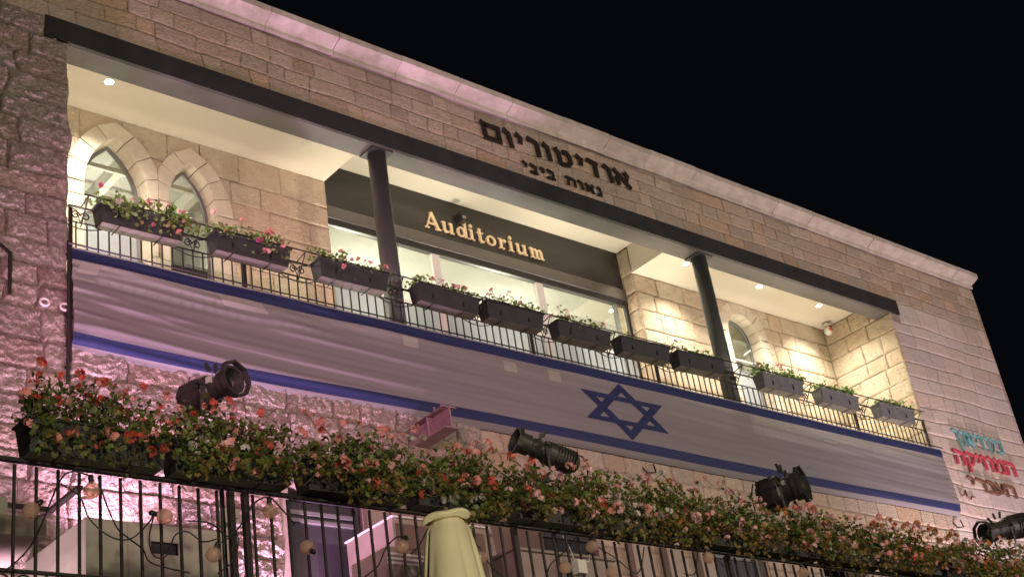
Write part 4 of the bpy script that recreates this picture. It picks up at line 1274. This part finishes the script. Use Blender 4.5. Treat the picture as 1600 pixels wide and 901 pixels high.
# ------------------------------------------------------------------ stage spotlights behind the planters
def lantern(loc, direction, label, L=.62, R0=.105, clampz=4.33, tilt=0, glassy=False, post=True):
    T = thing('stage_spotlight', label, 'spotlight', loc, 'theatre spotlights above the planters')
    q = Vector(direction).normalized().to_track_quat('X', 'Z')
    Mx = q.to_matrix()
    def bld(m, name, mt, **k):
        m.v = [tuple(Mx @ Vector(v)) for v in m.v]; return m.build(name, mt, T, **k)
    m = MB(); m.lathe([(R0 * .55, -L * .58), (R0 * .75, -L * .56), (R0 * 1.05, -L * .42), (R0 * 1.1, -L * .1), (R0 * .8, -L * .02), (R0 * .78, L * .14), (R0 * .95, L * .17), (R0 * .95, L * .33), (R0 * .78, L * .335), (R0 * .76, L * .2), (.001, L * .19)], seg=24, axis='x')
    bld(m, 'housing', MT['lampbody'])
    m = MB()
    for i in range(7): m.lathe([(R0 * 1.0, -L * (.50 - i * .045)), (R0 * 1.22, -L * (.498 - i * .045)), (R0 * 1.22, -L * (.488 - i * .045)), (R0 * 1.0, -L * (.486 - i * .045))], seg=8, axis='x')
    bld(m, 'cooling_fin', MT['lampbody'])
    m = MB()
    for s in range(8):
        a = s * PI / 4; a2 = a + PI / 4
        p = Vector((L * .35, R0 * 1.22 * math.cos(a), R0 * 1.22 * math.sin(a))); r_ = Vector((L * .35, R0 * 1.22 * math.cos(a2), R0 * 1.22 * math.sin(a2)))
        m.bar(p, r_, .05, .02, up=(0, math.cos(a + .4), math.sin(a + .4)))
    bld(m, 'colour_frame', MT['lampbody'])
    m = MB(); m.lathe([(.0005, L * .26), (R0 * .4, L * .25), (R0 * .74, L * .215)], seg=20, axis='x'); bld(m, 'lens', MT['glass'])
    m = MB(); m.box(L * .02, L * .09, R0 * -1.0, R0 * -.75, .0, .06); bld(m, 'sticker', MT['label'])
    for yy, zz in ((.6, 1.0), (-.6, 1.0), (.0, 1.1), (.9, -.6)):
        m = MB(); m.bar((L * .02, R0 * yy, R0 * zz), (L * .02, R0 * yy * 1.5, R0 * zz * 1.55), .03, .02); bld(m, 'knob', MT['lampbody'])
    m = MB(); m.tube([(-L * .5, 0, R0 * .8), (-L * .62, 0, R0 * 1.1), (-L * .72, .02, R0 * .4), (-L * .74, .03, -R0 * 1.2)], .010, 5)
    bld(m, 'power_cable', MT['wire'])
    # yoke and stand stay upright
    side = Vector((0, 0, 1)).cross(Vector(direction)).normalized() * (R0 * 1.3)
    bot = -.30
    m = MB(); m.bar(side, side + Vector((0, 0, bot)), .035, .008); m.bar(-side, -side + Vector((0, 0, bot)), .035, .008)
    m.bar(side + Vector((0, 0, bot)), -side + Vector((0, 0, bot)), .035, .008); m.bar(side * .9, side * 1.35, .035); m.bar(-side * .9, -side * 1.35, .035)
    m.build('yoke', MT['lampbody'], T)
    m = MB(); m.tube([(0, 0, bot), (0, 0, 3.0 - loc[2])], .02, 8); m.box(-.04, .04, -.04, .04, bot - .06, bot); m.build('stand', MT['lampbody'], T)
    return T
lantern((5.85, -4.22, 5.33), (.25, -.93, .02), 'black stage spotlight standing over the left planters, lens towards the viewer', .66, .135)
lantern((9.64, -4.2, 5.30), (-.93, .22, .34), 'black stage spotlight lying sideways below the flag star, lens to the left', .78, .115)
lantern((13.68, -4.2, 5.36), (.35, -.92, .05), 'black stage spotlight with raised flaps near the right end of the flag', .62, .19)
lantern((18.5, -4.2, 5.34), (-.93, .3, -.16), 'black stage spotlight at the right photo edge below the coloured lettering', 1.0, .15)

# ------------------------------------------------------------------ steel H beam under the flag
HB = thing('steel_bracket_beam', 'rusty pinkish steel H beam sticking out of the wall below the flag', 'steel beam', (11.47, 0, 7.46))
def hb(m, name):
    return m.build(name, MT['beamred'], HB, bevel=.003)
m = MB(); m.box(-.115, .115, -.78, .1, .095, .112); m.box(-.115, .115, -.78, .1, -.205, -.19); hb(m, 'flange')
m = MB(); m.box(-.010, .010, -.775, .1, -.189, .094); m.box(-.11, .11, -.40, -.385, -.189, .094); hb(m, 'web')
for x_, y_ in ((-.08, -.70), (.08, -.70), (-.08, -.55), (.08, -.55)):
    m = MB(); m.lathe([(.012, .112), (.012, .165), (.02, .166), (.02, .18), (.0005, .181)], c=(x_, y_, 0), seg=8); hb(m, 'bolt')

# ------------------------------------------------------------------ things on the terrace against the lower wall
BT = thing('metal_booth', 'large cream metal cabinet with a black slot behind the left part of the fence', 'cabinet', (6.75, -.75, 3.0))
m = MB(); h = 2.14
# front with a slot
x0, x1 = -.82, .83; sx0, sx1, s0, s1 = -.12, .19, 1.83, 1.96
for a, b, c, d in ((x0, sx0, 0, h), (sx1, x1, 0, h), (sx0, sx1, 0, s0), (sx0, sx1, s1, h)): m.box(a, b, -.75, -.73, c, d)
m.box(x0, x0 + .02, -.729, .70, 0, h); m.box(x1 - .02, x1, -.729, .70, 0, h); m.box(x0 + .021, x1 - .021, -.729, .70, h - .02, h)
m.build('cabinet_shell', MT['booth'], BT)
m = MB(); m.box(sx0 + .002, sx1 - .002, -.70, -.69, s0 - .1, s1 + .1); m.build('slot_lining', MT['curtain'], BT)
for x in (-.38, .02, .42):
    m = MB(); m.box(x, x + .012, -.756, -.7505, .0, 1.8 if x == .02 else h - .02); m.build('panel_joint', MT['beige'], BT)
m = MB(); m.box(5.93 + 1.5, 7.62, -1.62, -1.45, 5.20, 5.36); m.box(7.50, 7.56, -1.5, -1.42, 5.143, 5.2); m.bar((7.48, -1.63, 5.26), (7.58, -1.63, 5.27), .03)
o = m.build('floodlight', MT['booth']); o['label'] = 'small grey green floodlight on top of the cream cabinet'; o['category'] = 'floodlight'
AC = thing('wall_unit', 'pale green wall unit at the left edge of the photo', 'wall unit', (4.95, -1.3, 5.03))
m = MB(); m.box(-.25, .20, -.2, .2, -.21, .23); m.build('housing', MT['booth'], AC, bevel=.02)
m = MB(); m.box(-.5, .85, .25, .3, .30, .36); m.box(.80, .86, -.4, 1.3, .31, .35); m.build('support', MT['iron'], AC)
m = MB(); m.box(-.6, .28, -.9, .0, -.42, -.23); m.build('tray', MT['beige'], AC, bevel=.02)
B2 = thing('beige_cabinet', 'beige cabinet with a brownish front left of the umbrella behind the fence', 'cabinet', (10.75, -.72, 3.0))
m = MB(); m.box(-.64, .85, -.28, .70, 0, 2.77); m.build('body', MT['beige'], B2, bevel=.01)
m = MB(); m.box(-.60, .80, -.285, -.281, .05, 2.70); m.build('door', MT['wood'], B2)
m = MB(); m.box(-.66, .88, -.31, .71, 2.772, 2.79); m.build('lid', MT['white_frame'], B2)
B3 = thing('folded_cover', 'beige box with grooved top left of the umbrella, lower than the cabinet behind it', 'box', (9.25, -2.0, 3.0))
m = MB(); m.box(-.3, .35, -.35, .35, 0, 1.85); m.build('body', MT['beige'], B3, bevel=.03)
for i in range(3):
    m = MB(); m.box(-.31, .36, -.36, -.345, 1.74 - i * .05, 1.765 - i * .05); m.build('groove', MT['white_frame'], B3)
# doors and windows of the lower storey
def low_open(x0, x1, zt, fmat, pmat, label, cat='door', transom=None, nm='door_unit'):
    T = thing(nm, label, cat, ((x0 + x1) / 2, .1, 3.0))
    c = (x0 + x1) / 2; H_ = zt - 3.0
    m = MB(); w_ = (x1 - x0) / 2
    m.box(-w_, -w_ + .09, .0, .12, 0, H_); m.box(w_ - .09, w_, .0, .12, 0, H_); m.box(-w_ + .09, w_ - .09, .001, .12, H_ - .09, H_)
    m.build('frame', fmat, T, bevel=.008)
    m = MB(); m.box(-w_ + .09, w_ - .09, .05, .08, 0, H_ - .091); m.build('panel', pmat, T)
    if transom:
        m = MB(); m.box(-w_ + .09, w_ - .09, .0, .049, transom - 3.0 - .06, transom - 3.0); m.box(-w_ + .09, w_ - .09, -.004, .049, transom - 3.0 - .16, transom - 3.0 - .11)
        m.build('transom', MT['frame'], T, bevel=.006)
    return T
low_open(9.30, 10.45, 6.41, MT['door_dark'], MT['door_dark'], 'dark door with a pale transom behind the left part of the fence', transom=6.2)
m = MB(); m.box(10.455, 10.60, -.06, .05, 3.0, 6.46); m.box(10.60, 10.80, -.035, .05, 3.0, 6.46); m.build('pilaster', MT['smooth'], BLD, bevel=.01)
m = MB(); m.box(9.10, 9.295, -.04, .05, 3.0, 6.46); m.build('pilaster', MT['smooth'], BLD, bevel=.01)
low_open(13.55, 14.65, 6.35, MT['dark'], MT['curtain'], 'tall black doorway right of the umbrella', transom=None)
low_open(17.15, 18.45, 6.37, MT['frame'], MT['door_dark'], 'dark glazed door behind the fence right of the middle', transom=5.9)
low_open(20.05, 21.2, 6.19, MT['frame'], MT['curtain'], 'dark narrow window near the right end of the fence', cat='window', nm='window_unit')
m = MB(); m.box(12.45, 14.3, -.55, -.06, 3.0, 5.72); m.box(12.4, 14.35, -.60, -.02, 5.721, 5.76)
o = m.build('side_counter', MT['beige'], None, bevel=.01); o['label'] = 'grey beige counter against the wall right of the umbrella'; o['category'] = 'counter'
m = MB(); m.box(11.75, 13.5, -.05, .0, 3.0, 6.40); o = m.build('brown_wall_panel', MT['wood'], BLD)
for x in (15.2, 15.95, 16.7):
    m = MB(); m.box(x, x + .35, -.16, -.0, 3.0, 6.36); m.build('wall_pier', MT['smooth'], BLD, bevel=.01)
m = MB(); m.box(-.06, .06, -.05, .05, -.07, .07); m.tube([(-.05, 0, .07), (-.09, 0, .2), (-.14, .02, .33)], .008, 5); m.tube([(.06, -.02, .05), (.13, -.02, .07), (.15, -.02, .14)], .01, 5)
o = m.build('speaker', MT['whiteobj'], bevel=.01); o.location = (9.72, -4.40, 3.98); o['label'] = 'small white loudspeaker hanging behind the fence right of the umbrella'; o['category'] = 'speaker'

# ------------------------------------------------------------------ cameras on the balcony
DC = thing('security_camera', 'white dome camera with a red lens in the balcony corner', 'camera', (24.5, 1.45, 12.62))
m = MB(); m.lathe([(.07, .05), (.09, .02), (.085, -.02), (.05, -.04)], seg=20); m.build('mount', MT['whiteobj'], DC, smooth=True)
m = MB(); m.lathe([(.0005, -.13), (.06, -.11), (.095, -.05), (.095, .0), (.07, .04), (.03, .06)], c=(-.06, -.05, -.14), seg=20); m.build('body', MT['whiteobj'], DC, smooth=True)
m = MB(); m.lathe([(.0005, 0), (.045, -.01), (.05, .01)], c=(-.09, -.145, -.17), seg=16, axis='y'); m.build('lens', MT['red'], DC)
m = MB(); m.bar((.02, -.03, 0), (.06, -.05, -.07), .07, .05); m.build('arm', MT['dark'], DC)
PC = thing('projector_bracket', 'small black bracket camera above the d of the gold lettering', 'camera', (14.64, 1.95, 12.95))
m = MB(); m.box(-.02, .02, -.10, .03, -.09, .06); m.box(-.019, .10, -.14, -.02, -.12, -.085); m.build('arm', MT['dark'], PC)
m = MB(); m.box(.03, .10, -.11, -.04, -.08, .0); m.build('head', MT['whiteobj'], PC, bevel=.008)

# ------------------------------------------------------------------ lamps
PINK = (1, .50, .78)
def washer(loc, target, power, color, label, angle=100, blend=.7, size=.08, off=.0):
    """a small floodlight housing with its spot lamp just in front of it"""
    d = (Vector(target) - Vector(loc)).normalized()
    T = thing('floodlight', label, 'floodlight', loc)  # also used for the added fill lights
    q = d.to_track_quat('Z', 'Y').to_matrix()
    m = MB(); m.box(-.11, .11, -.08, .08, -.10, -.02); m.v = [tuple(q @ Vector(v)) for v in m.v]; m.build('housing', MT['lampbody'], T, bevel=.01)
    m = MB(); m.box(-.095, .095, -.065, .065, -.0195, -.016); m.v = [tuple(q @ Vector(v)) for v in m.v]; m.build('lens', MT['glass'], T)
    return spot('floodlight_or_fill_lamp', Vector(loc) + d * .01, target, power, color, angle, blend, size)
# pink wall washers on the terrace
washer((8.45, -.5, 3.3), (8.4, -.05, 8.0), 1900, (1, .55, .95), 'pink wall washer on the terrace floor beside the dark door', 100)
washer((6.8, -.55, 5.25), (6.9, -.05, 9.0), 380, (1, .55, .92), 'pink wall washer on top of the cream cabinet', 130)
washer((5.2, -.9, 3.3), (5.9, 0, 9.5), 650, (1, .60, .82), 'pink wall washer on the terrace floor by the left pier', 100)
for xx, nm in ((8.0, 'in front of the dark door'), (10.4, 'left of the umbrella'), (12.8, 'right of the umbrella')):
    washer((xx, -3.0, 3.3), (xx + .6, -.2, 13.95), 1900, (1, .56, .92), 'pink narrow projector on the terrace ' + nm + ' aimed at the cornice', 17, .5)
for xx, nm, pw in ((6.3, 'in front of the cream cabinet', 50), (12.0, 'in front of the brown panel', 45), (16.5, 'in front of the wall piers', 55), (21.5, 'near the narrow window', 60)):
    washer((xx, -4.1, 3.12), (xx + .4, 0, 5.8), pw, (1, .88, .66), 'added warm fill light inside the terrace fence ' + nm, 130)  # fill lamps added to brighten the cabinet front and lower wall
washer((2.6, -12.0, -1.4), (4.25, -9.0, 1.9), 520, (1, .92, .70), 'added fill floodlight on the courtyard ground for the umbrella', 60)  # unseen lamp added to brighten the umbrella
washer((25.0, -1.6, 3.3), (25.4, 0, 9.0), 1900, (1, .74, .86), 'pale pink wall washer on the terrace by the right pier', 110)
# warm uplights on the balcony floor
for x, y_, p in ((7.0, .8, 170), (10.9, .8, 200), (12.6, 1.45, 480), (15.3, 1.45, 480), (18.0, 1.45, 480), (19.9, .95, 190), (23.3, .9, 190)):
    washer((x, y_, ZF + .13), (x + .05, y_ + (.25 if 12 < x < 18.5 else .1), 13), p, (1, .9, .74), 'warm uplight on the balcony floor at %s' % {7.0: 'the first arch', 10.9: 'the stretch of wall left of the glass', 12.6: 'the left end of the glass front', 15.3: 'the middle of the glass front', 18.0: 'the right end of the glass front', 19.9: 'the wall right of the second column', 23.3: 'the right end wall'}[x], 70 if 12 < x < 18.5 else 150)
# lamps inside the rooms
def bulb(name, loc, p, color, r=.15):
    l = bpy.data.lights.new(name, 'POINT'); l.energy = p; l.color = color; l.shadow_soft_size = r
    o = bpy.data.objects.new(name, l); COL.objects.link(o); o.location = loc
bulb('room_lamp', (8.5, 3.6, 11.6), 170, WARM); bulb('room_lamp', (13.5, 3.8, 11.2), 420, WARM); bulb('room_lamp', (17, 3.8, 11.2), 420, WARM); bulb('room_lamp', (21.9, 3.6, 11.6), 170, WARM)
# added fill lamps on unseen posts behind and beside the viewer
def fill_post(loc, h, label, power, target, color, angle=90):
    T = thing('fill_post', label, 'added fill lamp', loc)
    m = MB(); m.lathe([(.09, 0), (.07, .3), (.045, h)], seg=14); m.build('pole', MT['lampbody'], T)
    m = MB(); m.box(-.18, .18, -.14, .14, h, h + .07); m.build('fill_lamp_head', MT['lampbody'], T, bevel=.01)
    spot('fill_lamp', (loc[0], loc[1] + .25, loc[2] + h + .1), target, power, color, angle, .8, .15)
fill_post((1.5, -17, -1.6), 7.0, 'added fill lamp behind the viewer on the left', 3200, (11, 0, 11), (1, .85, .68), 100)
fill_post((-2.0, -12.5, -1.6), 7.6, 'added pink fill lamp left of the viewer for the flag', 6500, (9.6, 0, 8.1), (1, .38, .66), 32)  # added for the pink cast on the left of the flag
fill_post((15.0, -18, -1.6), 7.0, 'added fill lamp behind the viewer in the middle of the courtyard', 3700, (16, 0, 10.5), (1, .85, .67), 100)
fill_post((28.5, -16, -1.6), 7.0, 'added fill lamp behind the viewer on the right', 5500, (25.5, 0, 10), (1, .82, .82), 100)
